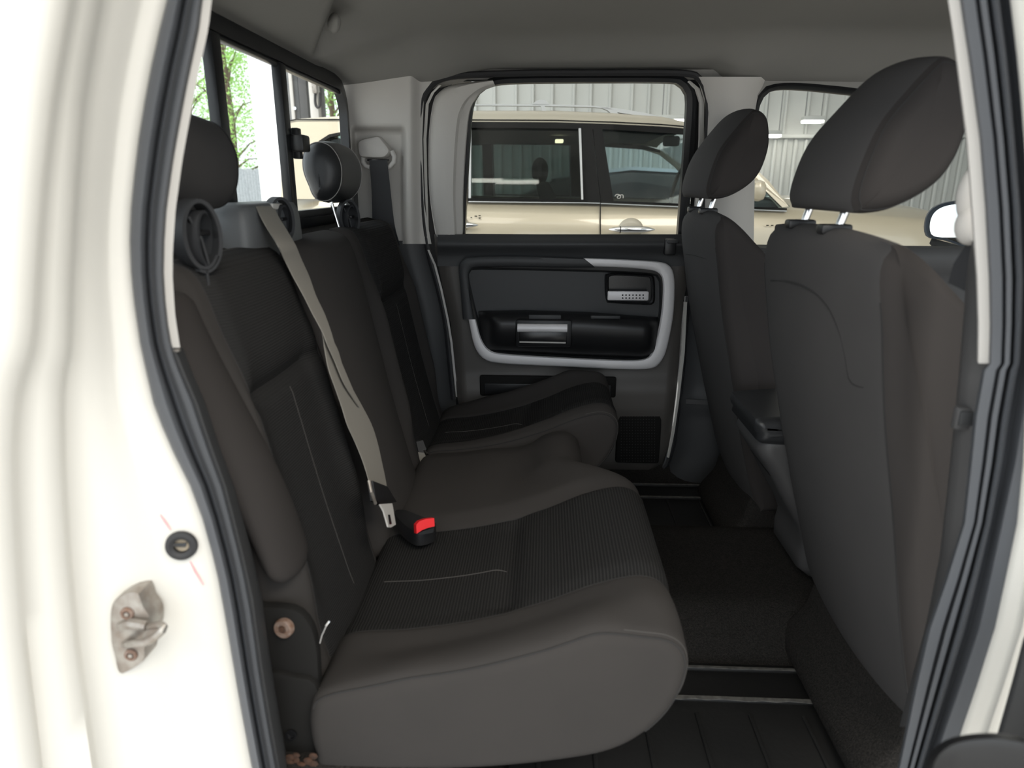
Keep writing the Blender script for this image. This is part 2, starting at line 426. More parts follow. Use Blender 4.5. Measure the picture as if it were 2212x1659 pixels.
# B-pillar trim: pale upper, dark lower
mb = MB(); rows = []
for i in range(20):
    v = 166+366*i/19
    uL = interp([(166,1500),(172,1508),(230,1524),(530,1512)], v); uR = interp([(172,1655),(200,1640),(260,1632),(530,1628)], v)
    rows.append([Py(uL+(uR-uL)*j/11, v, yb(v)-.012-.045*math.sin(math.pi*min(1,max(0,j/11)))**.6) for j in range(12)])
mb.grid(rows); mb.build('pillar_trim', M['trim_grey'], wl, sharp=80)
mb = MB(); rows = []
for i in range(26):
    v = 525+535*i/25
    uL = interp([(525,1508),(650,1486),(800,1476),(985,1452),(1060,1400)], v); uR = interp([(525,1632),(1060,1660)], v)
    rows.append([Py(uL+(uR-uL)*j/11, v, YS-.005-.05*math.sin(math.pi*j/11)**.6 - (.012 if 862 < v < 885 else 0)) for j in range(12)])
mb.grid(rows); mb.build('pillar_trim', M['trim_dark'], wl, sharp=80)
mb = MB().ribbon([Py(1482,862,1.345), Py(1530,864,1.338)], [Py(1482,872,1.345), Py(1530,874,1.338)], .004); mb.build('trim_joint', M['trim_mid'], wl)
# body filler above the openings and outer side skin strips
mb = MB(); rows = []
for i in range(6):
    v = 150+22*i/5; rows.append([Py(u, v, yb(v)+.005) for u in (735, 900, 1100, 1300, 1500, 1700, 1900, 2100)])
mb.grid(rows); mb.build('roof_rail', M['headliner'], wl)
mb = MB(); rows = [[Py(u, v, YS+.03) for u in (930, 1100, 1300, 1500, 1700, 1900, 2100, 2300)] for v in (1000, 1040, 1090, 1140)]
mb.grid(rows); mb.build('sill_panel', M['trim_dark'], wl)

# far rear door -----------------------------------------------------
d1 = thing('door_1', 'far rear truck door with silver trim ring and black armrest', None, (.2, YS, Z(-.75)), kind='structure')
# lower panel grid from belt to sill
mb = MB(); rows = []
YD = 1.365
for i in range(70):
    v = 506 + (1030-506)*i/69
    uL = interp([(506,938),(540,940),(600,952),(650,962),(700,974),(800,983),(860,988),(940,1004),(1000,1040),(1030,1090)], v)
    uR = interp([(506,1500),(560,1496),(650,1476),(750,1469),(870,1457),(960,1446),(1000,1430),(1030,1395)], v)
    r = []
    for j in range(60):
        t = j/59; u = uL+(uR-uL)*t
        y = YD - .02*math.exp(-((v-528)/16)**2)
        e = min(t, 1-t); y += .02*(1-sstep(0,.03,e))
        y += .022*sstep(1000,1030,v)
        # lower part bulges inward (map pocket wave)
        y -= .020*sstep(800,850,v)*(1-sstep(880,960,v))
        r.append(Py(u, v, y))
    rows.append(r)
mb.grid(rows); mb.build('door_panel', M['door_plastic'], d1, sharp=80)
mb = MB(); rows = []
for i in range(24):
    v = 507+(575-507)*i/23
    rows.append([Py(945+(1498-945)*j/30, v, YD-.001-.023*math.exp(-((v-528)/16)**2)-.002) for j in range(31)])
mb.grid(rows); mb.build('belt_panel', M['trim_dark'], d1, sharp=80)  # upper door's shade, put in as a darker plastic
# pale grey moulding on the door frame beside the glass
mb = MB(); rows = []
edgeL = [(536,948),(525,944),(420,928),(300,926),(220,936),(196,952),(184,975),(178,1010),(172,1064)]
edgeR = [(524,985),(508,1001),(420,1003),(330,1008),(245,1016),(212,1030),(196,1044),(190,1058),(186,1070)]
n = 36
Lc = crom([(u, v, 0) for v, u in edgeL], n); Rc = crom([(u, v, 0) for v, u in edgeR], n)
for a, b in zip(Lc, Rc):
    r = []
    for k, (t, o) in enumerate(((0,.03),(.04,.006),(.15,-.004),(.5,-.006),(.68,-.004),(.75,.008),(.95,.012),(1,.03))):
        u = a.x+(b.x-a.x)*t; v = a.y+(b.y-a.y)*t; r.append(Py(u, v, yb(v)-.035+o))
    rows.append(r)
mb.grid(rows); mb.build('frame_moulding', M['trim_grey'], d1, sharp=50)
# black window frame
gl = [(1004,506),(1009,400),(1013,330),(1019,245),(1028,211),(1045,192),(1070,183),(1120,179),(1300,177),(1445,178),(1468,184),(1480,198),(1484,222),(1478,320),(1471,420),(1464,513)]
fo = [(994,512),(999,400),(1003,330),(1009,240),(1018,203),(1038,180),(1066,167),(1120,162),(1300,161),(1455,163),(1486,172),(1502,192),(1506,222),(1500,320),(1492,420),(1484,518)]
gi = crom([(u, v, 0) for u, v in gl], 64); go = crom([(u, v, 0) for u, v in fo], 64)
I3 = [Py(p.x, p.y, yb(p.y)-.012) for p in gi]; O3 = [Py(p.x, p.y, yb(p.y)-.004) for p in go]
Id = [p+Vector((0,.03,0)) for p in I3]; Od = [p+Vector((0,.035,0)) for p in O3]
mb = MB().grid([Id, I3, [a.lerp(b,.5)+Vector((0,-.006,0)) for a, b in zip(I3, O3)], O3, Od])
mb.build('window_frame', M['frame_black'], d1)
mb = MB().ribbon([Py(1000,507,1.392), Py(1230,509,1.392), Py(1470,515,1.392)], [Py(1000,513,1.38), Py(1230,515,1.38), Py(1470,521,1.38)], .008); mb.build('belt_seal', M['frame_black'], d1)
mb = MB(); pts = [Py(p.x, p.y, yb(p.y)+.004) for p in crom([(u, v, 0) for u, v in gl], 40)]
mb.prism(pts, (0,.004,0)); mb.build('pane', M['clear'], d1, smooth=False)
# recessed insert (dark) inside the trim ring
ins = crom([(1008,590,0),(1012,582,0),(1030,578,0),(1150,580,0),(1300,584,0),(1405,590,0),(1425,600,0),(1428,625,0),(1426,680,0),(1412,745,0),(1400,770,0),(1370,777,0),(1200,770,0),(1085,762,0),(1058,752,0),(1042,730,0),(1030,690,0),(1018,640,0)], 80, True)
mb = MB(); R0 = [Py(p.x, p.y, 1.340) for p in ins]; cI = sum((Vector((p.x, p.y, 0)) for p in ins), Vector())/len(ins)
R1 = [Py(p.x+(cI.x-p.x)*.02, p.y+(cI.y-p.y)*.05, 1.362) for p in ins]
mb.loft([R0, [Py(p.x+(cI.x-p.x)*.012, p.y+(cI.y-p.y)*.03, 1.352) for p in ins], R1], cap=False)
mb.f.append(tuple(len(mb.v)-len(ins)+i for i in range(len(ins)))); mb.build('door_insert', M['trim_dark'], d1, sharp=50)
# dark raised rim on the upper left of the ring
rim_o = [(996,640),(992,600),(991,575),(1000,561),(1020,555),(1100,553),(1200,555),(1268,558)]
rim_i = [(1016,640),(1013,605),(1013,590),(1020,580),(1034,577),(1110,576),(1205,578),(1285,578)]
def strip(outer, inner, y, h, n=50, closed=False):
    a = crom([(u, v, 0) for u, v in outer], n); b = crom([(u, v, 0) for u, v in inner], n); rows = []
    for p, q in zip(a, b):
        r = []
        for t, o in ((0, h+.012), (0, h*.5), (.12, .1*h), (.5, 0), (.85, .12*h), (1, h*.6), (1, h+.012)):
            r.append(Py(p.x+(q.x-p.x)*t, p.y+(q.y-p.y)*t, y+o))
        rows.append(r)
    return MB().loft(rows)
strip([(1030,700)]+rim_o if False else [(1000,690)]+rim_o, [(1024,690)]+rim_i, 1.333, .012).build('insert_rim', M['trim_dark'], d1, sharp=50)
so = [(1260,557),(1340,560),(1420,565),(1446,574),(1456,596),(1457,640),(1453,690),(1441,750),(1428,780),(1405,796),(1330,797),(1200,791),(1085,785),(1045,775),(1024,745),(1012,690)]
si = [(1284,576),(1345,578),(1402,583),(1423,590),(1431,606),(1431,645),(1426,690),(1415,740),(1406,764),(1388,776),(1330,777),(1200,771),(1092,764),(1058,756),(1040,732),(1028,690)]
strip(so, si, 1.326, .014, 90).build('trim_ring', M['silver'], d1, sharp=50)
# inside handle: bezel, cup and lever
def quadbox(u0, v0, u1, v1, y0, y1, bev=.004):
    a = Py(u0, v0, y0); b = Py(u1, v1, y0)
    return MB().box(((a.x+b.x)/2, (y0+y1)/2, (a.z+b.z)/2), (abs(b.x-a.x), abs(y1-y0), abs(a.z-b.z)), bev=bev)
bo = crom([(1307,600,0),(1312,592,0),(1330,590,0),(1400,594,0),(1412,600,0),(1414,640,0),(1411,655,0),(1395,658,0),(1325,654,0),(1310,648,0)], 48, True)
cB = Vector((1361,624,0))
def scl(pp, s, y): return [Py(cB.x+(p.x-cB.x)*s, cB.y+(p.y-cB.y)*s, y) for p in pp]
mb = MB().loft([scl(bo,1.02,1.365), scl(bo,1,1.346), scl(bo,.95,1.340), scl(bo,.88,1.343), scl(bo,.84,1.372)], cap=False); hb = mb.build('handle_bezel', M['black_plastic'], d1)
mb = MB().loft([scl(bo,.845,1.360), scl(bo,.82,1.364)]); mb.build('handle_cup', M['black'], d1)
mb = quadbox(1313, 629, 1401, 650, 1.330, 1.343, .004); lv = mb.build('handle_lever', M['silver'], d1)
mb = MB()
for i in range(7):
    for k in range(2):
        c = Py(1345+i*7.4, 637.5+k*6.5, 1.330); mb.sphere(c, (.0026,.0016,.0026), 8, 4)
g = mb.build('grip_dots', M['trim_dark'], lv); g['kind'] = 'stuff'
# armrest: swept body with a pull cup
mb = MB(); rows = []
for i in range(40):
    t = i/39; u = 1034+(1428-1034)*t
    bulge = .062*(sstep(0,.10,t)*(1-sstep(.93,1,t)))+.004
    vt = interp([(0,672),(.25,670),(.6,674),(1,686)], t); vbm = interp([(0,740),(.05,758),(.5,768),(.9,774),(1,760)], t)
    r = []
    for k, (s, o) in enumerate(((0,.0),(.05,.45),(.13,.75),(.24,.95),(.36,1.0),(.55,.95),(.75,.80),(.92,.55),(1.0,.0))):
        r.append(Py(u, vt+(vbm-vt)*s, 1.352-bulge*o))
    rows.append(r)
mb.grid(rows); mb.build('armrest', M['black_plastic'], d1, sharp=60)
mb = quadbox(1112, 690, 1236, 752, 1.280, 1.335, .012); pc = mb.build('pull_cup', M['black_plastic'], d1)
mb = quadbox(1122, 716, 1224, 744, 1.2775, 1.2835, .002); mb.build('pull_recess', M['black'], d1)
mb = MB().tube([Py(1118, 708, 1.272), Py(1171, 708.5, 1.270), Py(1225, 709, 1.272)], .0125, 14); mb.build('pull_handle', M['silver'], d1)
mb = MB().ribbon([Py(1122,737,1.2765), Py(1222,739,1.2765)], [Py(1122,740,1.2765), Py(1222,742,1.2765)], .002); mb.build('cup_edge', M['trim_pale'], d1)
mb = quadbox(1142, 680, 1212, 693, 1.292, 1.306, .003); mb.build('cup_lid', M['trim_dark'], d1)
mb = quadbox(1276, 682, 1340, 690, 1.298, 1.312, .003); mb.build('switch_plate', M['trim_dark'], d1)
# map pocket and speaker grille, lock nub
mb = quadbox(1036, 811, 1330, 860, 1.338, 1.352, .006); mb.build('map_pocket', M['black_matte'], d1)
mb = quadbox(1046, 828, 1320, 856, 1.334, 1.340, .003); mb.build('pocket_lip', M['black_plastic'], d1)
mb = quadbox(1335, 884, 1424, 1003, 1.348, 1.368, .008); gr = mb.build('speaker_grille', M['black_matte'], d1)
mb = MB()
for i in range(13):
    for k in range(17):
        mb.sphere(Py(1342+i*6, 900+k*6, 1.3475), .0016, 5, 3)
g = mb.build('grille_dots', M['trim_mid'], gr); g['kind'] = 'stuff'
mb = quadbox(1437, 516, 1460, 552, 1.33, 1.36, .006); mb.build('lock_base', M['black_plastic'], d1)
mb = quadbox(1442, 518, 1466, 526, 1.322, 1.335, .003); mb.build('lock_knob', M['trim_dark'], d1)

# recessed dark body flange behind the gap around the far doors
mb = MB(); rows = []
for v in range(150, 1010, 20):
    u = interp([(150,1000),(170,955),(200,925),(300,912),(440,916),(527,930),(560,936),(650,962),(700,972),(850,984),(1010,990)], v)
    rows.append([Py(u-14, v, yb(v)+.02), Py(u+34, v, yb(v)+.02)])
mb.grid(rows); mb.build('door_flange', M['rubber_dark'], wl)
mb = MB(); rows = []
for v in range(150, 1050, 20):
    u = interp([(150,1490),(172,1500),(230,1512),(530,1500),(650,1484),(800,1474),(985,1450),(1050,1400)], v)
    rows.append([Py(u-12, v, yb(v)+.035), Py(u+40, v, yb(v)+.035)])
mb.grid(rows); mb.build('door_flange', M['rubber_dark'], wl)
mb = MB(); rows = []
for v in (140, 150, 160, 168, 176):
    rows.append([Py(u, v, yb(v)+.03) for u in range(900, 1560, 40)])
mb.grid(rows); mb.build('door_flange', M['rubber_dark'], wl)
# header above the front door window
mb = MB(); rows = []
for u, v1 in ((1600,270),(1612,262),(1622,232),(1632,214),(1646,196),(1670,186),(1720,183),(1800,189),(1905,201),(2000,225),(2105,259),(2205,322),(2290,420)):
    rows.append([Py(u, 130+(v1-130)*k/4, yb(160)-.004-.010*(k<3)) for k in range(5)])
mb.grid(rows); mb.build('roof_rail', M['headliner'], wl)
# far door opening seal and painted door edge
seal_o = [(980,862),(974,800),(966,720),(958,670),(944,610),(930,560),(922,520),(913,440),(908,300),(912,222),(925,192),(950,172),(1000,163),(1130,158),(1300,157),(1475,158),(1512,172),(1526,200),(1530,240),(1524,400),(1514,530),(1500,600)]
sc2 = crom([(u, v, 0) for u, v in seal_o], 150)
mb = MB().tube([Py(p.x, p.y, yb(p.y)-.018) for p in sc2], .0085, 8)
s2 = struct('trim_1', mb, M['rubber_dark'], 'black rubber seal around the far rear door opening')
mb = MB().tube([Py(u, v, YS-.012) for u, v in ((1486,640),(1479,700),(1474,780),(1463,880),(1453,960),(1440,1003),(1415,1030),(1380,1040))], .010, 8)
mb.build('lower_seal', M['rubber_dark'], s2)
el = [(924,540),(938,572),(952,625),(966,690),(974,740),(980,800),(986,857)]
mb = MB().ribbon([Py(u-1.5, v, 1.375) for u, v in el], [Py(u+3, v, 1.378) for u, v in el], .006)
e1 = struct('trim_2', mb, M['trim_pale'], 'thin pale painted edge of the far rear door')
mb = MB().ribbon([Py(u, v, yb(v)-.010) for u, v in ((921,525),(917,400),(915,300),(920,225),(932,200),(948,184))], [Py(u+6, v, yb(v)-.010) for u, v in ((921,525),(917,400),(915,300),(920,225),(932,200),(948,184))], .006); mb.build('door_edge', M['jamb'], e1)
er = [(1480,652),(1474,760),(1463,860),(1454,930),(1444,988)]
mb = MB().ribbon([Py(u-2, v, 1.372) for u, v in er], [Py(u+w, v, 1.376) for (u, v), w in zip(er, (3,4,3.5,2.5,0))], .006); mb.build('door_edge', M['jamb'], e1)
er = [(1486,176),(1502,192),(1511,222),(1510,300),(1503,420),(1494,520)]
mb = MB().ribbon([Py(u, v, yb(v)-.010) for u, v in er], [Py(u+w, v, yb(v)-.004) for (u, v), w in zip(er, (3,8,9,9,8,8))], .006); mb.build('door_edge', M['jamb'], e1)

# far front door ----------------------------------------------------
d2 = thing('door_2', 'far front truck door seen past the driver seat', None, (1.0, YS, Z(-.75)), kind='structure')
fg = [(1625,560),(1628,400),(1634,280),(1640,235),(1652,208),(1675,194),(1720,192),(1800,199),(1900,212),(1990,236),(2090,268),(2190,330),(2270,430),(2300,540)]
fo2 = [(1612,566),(1614,400),(1620,280),(1626,225),(1640,196),(1670,182),(1720,179),(1800,185),(1905,197),(2000,221),(2105,255),(2205,318),(2290,420),(2325,545)]
gi = crom([(u, v, 0) for u, v in fg], 64); go = crom([(u, v, 0) for u, v in fo2], 64)
I3 = [Py(p.x, p.y, yb(p.y)-.012) for p in gi]; O3 = [Py(p.x, p.y, yb(p.y)-.012) for p in go]
mb = MB().grid([[p+Vector((0,.03,0)) for p in I3], I3, [a.lerp(b,.5)+Vector((0,-.008,0)) for a, b in zip(I3, O3)], O3, [p+Vector((0,.035,0)) for p in O3]])
mb.build('window_frame', M['frame_black'], d2)
mb = MB(); mb.prism([Py(p.x, p.y, yb(p.y)+.004) for p in crom([(u, v, 0) for u, v in fg], 40)], (0,.004,0)); mb.build('pane', M['clear'], d2, smooth=False)
mb = MB(); rows = []
for i in range(20):
    v = 536+520*i/19
    rows.append([Py(1620+(2350-1620)*j/20, v, 1.372-.03*math.exp(-((v-560)/20)**2)) for j in range(21)])
mb.grid(rows); mb.build('door_panel', M['trim_mid'], d2, sharp=80)
mb = MB().ribbon([Py(1615,532,1.395), Py(2200,537,1.395)], [Py(1615,545,1.36), Py(2200,552,1.36)], .012); mb.build('belt_seal', M['trim_mid'], d2)
# filler between door openings
# side mirror outside the far front door
sm = thing('side_mirror', 'dark blue side mirror outside the far front door window', 'mirror', Py(2060, 530, 1.56))
mo = crom([(1996,500,0),(1998,472,0),(2012,450,0),(2040,437,0),(2090,431,0),(2150,432,0),(2165,470,0),(2150,540,0),(2100,540,0),(2040,520,0),(2006,514,0)], 50, True)
cm = Vector((2085,487,0))
def ms(s, y, dx=0): return [Py(cm.x+(p.x-cm.x)*s+dx, cm.y+(p.y-cm.y)*s, y) for p in mo]
MB().loft([ms(.86,1.578), ms(.88,1.572), ms(.97,1.570), ms(1.0,1.580), ms(.98,1.62), ms(.8,1.68), ms(.4,1.70)]).build('mirror_shell', M['mirror_shell'], sm, sharp=60)
# the reflecting face is turned towards the rear of the shop
mb = MB().loft([ms(.86,1.577), ms(.855,1.574)]); mb.build('mirror_glass', M['mirror'], sm)
mb = MB().ribbon([Py(2010,520,1.585), Py(2150,560,1.50)], [Py(2030,545,1.585), Py(2170,575,1.50)], .03); mb.build('mirror_foot', M['trim_mid'], sm)

# ================================================================== NEAR SIDE (right wall): white body jamb left and pillar right
wr = thing('wall_right', 'white painted body side around the open near rear door', None, (0, 0, FLOOR), kind='structure')
VS = [-600,-450,-300,-200,-120,-60,0,60,140,220,300,380,450,520,590,650,700,740,770,800,840,870,920,980,1050,1120,1190,1250,1320,1390,1450,1530,1600,1659,1720,1790]
Bt = [(-600,590),(-120,402),(0,361),(100,336),(200,316),(300,300),(400,288),(480,281),(560,281),(650,290),(740,303),(800,316),(870,332),(950,362),(1050,412),(1120,438),(1180,455),(1250,472),(1350,490),(1450,507),(1560,526),(1659,545),(1800,575)]
At = [(-600,680),(-120,470),(0,437),(60,430),(181,404),(300,382),(347,374),(450,360),(542,354),(600,354),(680,360),(752,372),(800,390),(870,420),(950,446),(1050,482),(1120,500),(1200,520),(1290,540),(1350,548),(1450,562),(1560,580),(1659,598),(1800,622)]
C1t = [(-600,380),(-120,240),(0,215),(200,180),(400,163),(600,152),(700,150),(760,148),(800,138),(850,132),(1000,134),(1200,146),(1400,166),(1659,205),(1800,230)]
C2t = [(-600,310),(-120,175),(0,150),(200,115),(400,92),(600,78),(720,72),(770,62),(820,42),(900,32),(1000,28),(1200,36),(1400,52),(1659,84),(1800,105)]
def jrow(v, tabs):
    return [Py(interp(t, v) if not isinstance(t, (int, float)) else t, v, y) for t, y in tabs]
mb = MB(); rows = []
for v in VS:
    b = interp(Bt, v); c1 = interp(C1t, v); c2 = interp(C2t, v)
    w = b-c1
    r = [Py(b+14, v, .012), Py(b+6, v, -.004), Py(b-2, v, -.009), Py(b-.18*w, v, -.016), Py(b-.32*w, v, -.019),
         Py(b-.40*w, v, -.023), Py(b-.52*w, v, -.034), Py(b-.75*w, v, -.046), Py(c1+14, v, -.056), Py(c1+4, v, -.062), Py(c1-6, v, -.073), Py((c1+c2)/2, v, -.083), Py(c2+8, v, -.092), Py(c2-4, v, -.104), Py(c2-60, v, -.116), Py(-160, v, -.128)]
    rows.append(r)
mb.grid(rows); mb.build('pillar_panel', M['jamb'], wr, sharp=80)
# black weatherstrip, left run, in three ribs
def ribstrip(tabL, tabR, vs, ribs, mt, name, parent):
    mb = MB(); rows = []
    for v in vs:
        a = interp(tabL, v); b = interp(tabR, v); rows.append([Py(a+(b-a)*t, v, y) for t, y in ribs])
    mb.grid(rows); return mb.build(name, mt, parent, sharp=60)
tr = thing('trim_3', 'black rubber weatherstrip around the near door opening', None, (0, 0, FLOOR), kind='structure')
LB = [(v, u-1) for v, u in Bt]
ribstrip(LB, At, VS, ((0,.0),(.02,-.014),(.10,-.019),(.30,-.021),(.40,-.017),(.44,-.004),(.50,.0),(.53,-.008),(.60,-.011),(.68,-.006),(.72,.004),(.80,.007),(.92,.008),(1.0,.016),(1.02,.04)), M['rubber'], 'weatherstrip', tr)
# light grey inner trim strip (C-pillar), ends at v=752
mb = MB(); vs = [v for v in range(-600, 750, 24)]+[749]
L = [Py(interp(At, v), v, .022) for v in vs]; R_ = [Py(interp(At, v)+interp([(-120,19),(300,19),(600,19),(749,17)], v), v, .026) for v in vs]
mb.ribbon(L, R_, .010); mb.build('trim_strip', M['trim_pale'], wr)
mb = MB(); rows = []
for v in range(752, 1800, 30):
    u = interp(At, v); rows.append([Py(u-6, v, .018), Py(u+6, v, .020), Py(u+20, v, .034), Py(u+26, v, .07), Py(u+22, v, .12)])
mb.grid(rows); mb.build('lower_trim', M['trim_dark'], wr)
mb = MB().box(Py(377, 757, .02), (.012, .006, .003), bev=.001); mb.build('trim_clip', M['steel'], wr)
# right: strip, weatherstrip, flange, body
S0 = [(-600,1960),(-120,2036),(0,2048),(80,2060),(300,2088),(450,2099),(600,2110),(700,2113),(785,2112)]
R0 = [(-600,1986),(-120,2058),(0,2072),(80,2086),(300,2116),(450,2128),(600,2136),(700,2138),(785,2136),(800,2122),(900,2104),(1000,2094),(1130,2080),(1250,2042),(1357,2004),(1480,1976),(1600,1952),(1800,1910)]
R1 = [(-600,2100),(-120,2170),(0,2184),(150,2202),(300,2214),(450,2226),(620,2232),(785,2222),(900,2202),(1000,2186),(1130,2158),(1250,2132),(1357,2108),(1480,2068),(1600,2026),(1700,1992),(1800,1960)]
VR = [-600,-450,-300,-200,-120,-40,40,120,200,300,380,450,520,600,700,785,800,850,900,1000,1065,1130,1190,1250,1300,1357,1420,1480,1540,1600,1659,1730,1800]
ribstrip(R0, R1, VR, ((-.02,.045),(0,.012),(.06,.004),(.16,.002),(.30,.0),(.33,.010),(.37,.010),(.40,-.004),(.52,-.006),(.55,.006),(.60,.008),(.63,-.010),(.70,-.014),(.76,-.012),(.80,.002),(.88,.004),(1.0,-.006)), M['rubber'], 'weatherstrip', tr)
mb = MB(); vs = list(range(-600, 780, 24))+[782]
mb.ribbon([Py(interp(S0, v), v, .022) for v in vs], [Py(interp(R0, v)+1, v, .018) for v in vs], .010); mb.build('trim_strip', M['trim_pale'], wr)
mb = MB(); rows = []
for v in VR:
    a = interp(R1, v); r = []
    for du, y in ((-4,.002),(2,-.010),(8,-.016),(36,-.022),(44,-.024)): r.append(Py(a+du, v, y))
    rows.append(r)
mb.grid(rows); mb.build('flange_strip', M['rubber'], wr, sharp=60)
mb = MB(); rows = []
for v in VR:
    a = interp(R1, v)+interp([(-120,-2),(600,-2),(900,12),(1130,38),(1800,44)], v); r = []
    for du, y in ((0,-.020),(3,-.030),(20,-.036),(38,-.040),(48,-.044),(54,-.054),(60,-.060),(66,-.054),(74,-.045),(90,-.040)): r.append(Py(a+du, v, y))
    rows.append(r)
mb.grid(rows); mb.build('pillar_panel', M['jamb'], wr, sharp=80)
# dark lower trim of the near B-pillar beside the front seat
mb = MB(); rows = []
for v in range(520, 1600, 30):
    u1 = interp(R0, v) if v > 785 else interp(S0, v); u0 = interp([(520,2100),(560,2092),(620,2086),(800,2072),(1000,2052),(1200,2030),(1350,2000),(1500,1960),(1600,1935)], v)
    rows.append([Py(u0, v, .10), Py(u0+1, v, .06), Py(u0+6, v, .046), Py((u0+u1)/2+3, v, .036), Py(u1+4, v, .026)])
mb.grid(rows); mb.build('lower_trim', M['trim_mid'], wr, sharp=60)
a = Py(2066, 878, .035); b = Py(2106, 928, .035)
mb = MB().box(((a.x+b.x)/2, .036, (a.z+b.z)/2), (b.x-a.x, .010, a.z-b.z), bev=.003); pk = mb.build('trim_cover', M['trim_mid'], wr)
a = Py(2074, 888, .031); b = Py(2100, 918, .031)
mb = MB().box(((a.x+b.x)/2, .030, (a.z+b.z)/2), (b.x-a.x, .004, a.z-b.z), bev=.001); mb.build('cover_inset', M['trim_dark'], pk)
# ceiling-side header of the near opening, above the frame: closes the cabin
mb = MB().box((.3, .03, Z(.39)), (2.0, .10, .09), bev=.02); mb.build('roof_rail', M['white'], wr)
# rocker below the opening
mb = MB().box((.25, -.02, FLOOR-.06), (1.9, .10, .12), bev=.02); mb.build('rocker_panel', M['white'], wr)

# things on the near jamb
YJ = -.022
st = thing('door_striker', 'worn steel door striker bolted to the white door jamb with two rusty screws', 'striker', Py(285, 1380, -.03))
yj = -.050
plate = [(237,1300),(240,1308),(275,1281),(297,1283),(302,1290),(309,1311),(322,1330),(326,1352),(322,1378),(313,1402),(310,1428),(268,1456),(254,1452),(246,1420),(238,1380)]
po = crom([(u, v, 0) for u, v in plate[1:]], 44, True)
mb = MB().prism([Py(p.x, p.y, yj-.005)+Vector((0,.027,0)) for p in po], (0,-.027,0), bev=.003); pl = mb.build('striker_plate', M['steel'], st)
mb = MB().tube([Py(262,1352,yj-.004), Py(285,1346,yj-.010), Py(318,1352,yj-.012)], .006, 8); mb.build('striker_rib', M['steel'], st)
lp = [Py(270,1392,yj-.004), Py(290,1390,yj-.022), Py(318,1386,yj-.028), Py(340,1372,yj-.030), Py(354,1357,yj-.028), Py(346,1350,yj-.022), Py(322,1354,yj-.012), Py(300,1352,yj-.004)]
lp = crom(lp, 30)
mb = MB().tube(lp, .0042, 10, ry=.0042); mb.build('striker_loop', M['steel'], st)
mb = MB().prism([Py(318,1354,yj-.014), Py(350,1352,yj-.026), Py(354,1358,yj-.028), Py(322,1388,yj-.026), Py(300,1388,yj-.02)], (0,.004,0), bev=.001); mb.build('striker_tongue', M['steel'], st)
for (u, v) in ((277,1323),(285,1412)):
    c = Py(u, v, yj-.004)
    mb = MB().lathe(c, (0.1,-1,0), [(.0075,0),(.0075,.003),(.006,.0045),(.0042,.0045),(.0036,.002),(.001,.002)], 18); sr = mb.build('screw', M['rust'], st)
    mb = MB().lathe(c, (0.1,-1,0), [(.0030,.0015),(.0026,.0046),(.0005,.0048)], 6); mb.build('screw_pin', M['steel'], sr)
g = Py(393, 1177, -.018)
ru = thing('rubber_plug', 'black round rubber drain plug set in the white door jamb', 'plug', g)
ax = Vector((.25,-1,.05))
MB().lathe(g, ax, [(.015,-.004),(.0175,.001),(.0165,.005),(.0125,.006),(.0085,.004),(.0080,-.003)], 28).build('plug_ring', M['rubber_dark'], ru)
MB().lathe(g, ax, [(.0083,-.004),(.008,-.001),(.001,-.001)], 20).build('plug_hollow', M['cork'], ru)
MB().prism([g+Vector((-.007,-.0045,.0045)), g+Vector((.008,-.002,.0045)), g+Vector((.007,-.0045,.0005)), g+Vector((-.007,-.0045,.0005))], (0,-.001,0)).build('plug_slot', M['black'], ru)
for pts in (((346,1112),(357,1127),(369,1145)), ((411,1213),(421,1233),(440,1264))):
    mb = MB().tube([Py(u, v, -.0192 if u < 380 else -.0155) for u, v in pts], [.0007,.0011,.0005], 5); mb.build('crayon_mark', M['pink'], wr)

# seat hinge bracket with bolt, lower left
hb_ = thing('seat_hinge_bracket', 'black steel seat hinge bracket with a rusty bolt beside the near cushion', 'bracket', Py(620, 1600, .10))
br = crom([(548,1310,0),(580,1300,0),(640,1305,0),(672,1330,0),(690,1380,0),(696,1480,0),(696,1600,0),(690,1690,0),(600,1700,0),(575,1600,0),(556,1450,0)], 50, True)
MB().prism([Py(p.x, p.y, .098) for p in br], (0,-.014,0), bev=.004).build('bracket_plate', M['black_matte'], hb_)
MB().prism([Py(p.x+6, p.y, .086) for p in crom([(572,1450,0),(640,1452,0),(676,1462,0),(690,1500,0),(690,1600,0),(680,1690,0),(610,1690,0),(585,1560,0)], 40, True)], (0,-.012,0), bev=.004).build('bracket_foot', M['black_matte'], hb_)
c = Py(617, 1353, .084)
bo_ = MB().lathe(c, (-.2,-1,.1), [(.0135,0),(.0135,.007),(.012,.009),(.006,.009),(.005,.006),(.001,.006)], 22).build('bolt', M['rust'], hb_)
MB().lathe(c+Vector((-.002,-.008,.001)), (-.2,-1,.1), [(.0048,0),(.004,.0015),(.001,.0015)], 6).build('bolt_socket', M['rustpatch'], bo_)
c = Py(630, 1586, .073); MB().lathe(c, (0,-1,.2), [(.008,0),(.008,.003),(.0055,.003),(.005,-.002),(.001,-.002)], 18).build('bracket_hole', M['black'], hb_)
mb = MB()
for k in range(26):
    u = 610+random.random()*80; v = 1630+random.random()*40
    mb.sphere(Py(u, v, .055), (.004+.004*random.random(),.003,.003+.003*random.random()), 6, 4)
g = mb.build('rust_crust', M['rustpatch'], hb_); g['kind'] = 'stuff'
MB().tube([Py(711,1342,.085), Py(704,1352,.08), Py(695,1372,.078), Py(691,1388,.08)], .0015, 8).build('latch_wire', M['chrome'], hb_)
MB().box(Py(688,1500,.08), (.006,.006,.022), bev=.002).build('latch_tab', M['steel'], hb_)

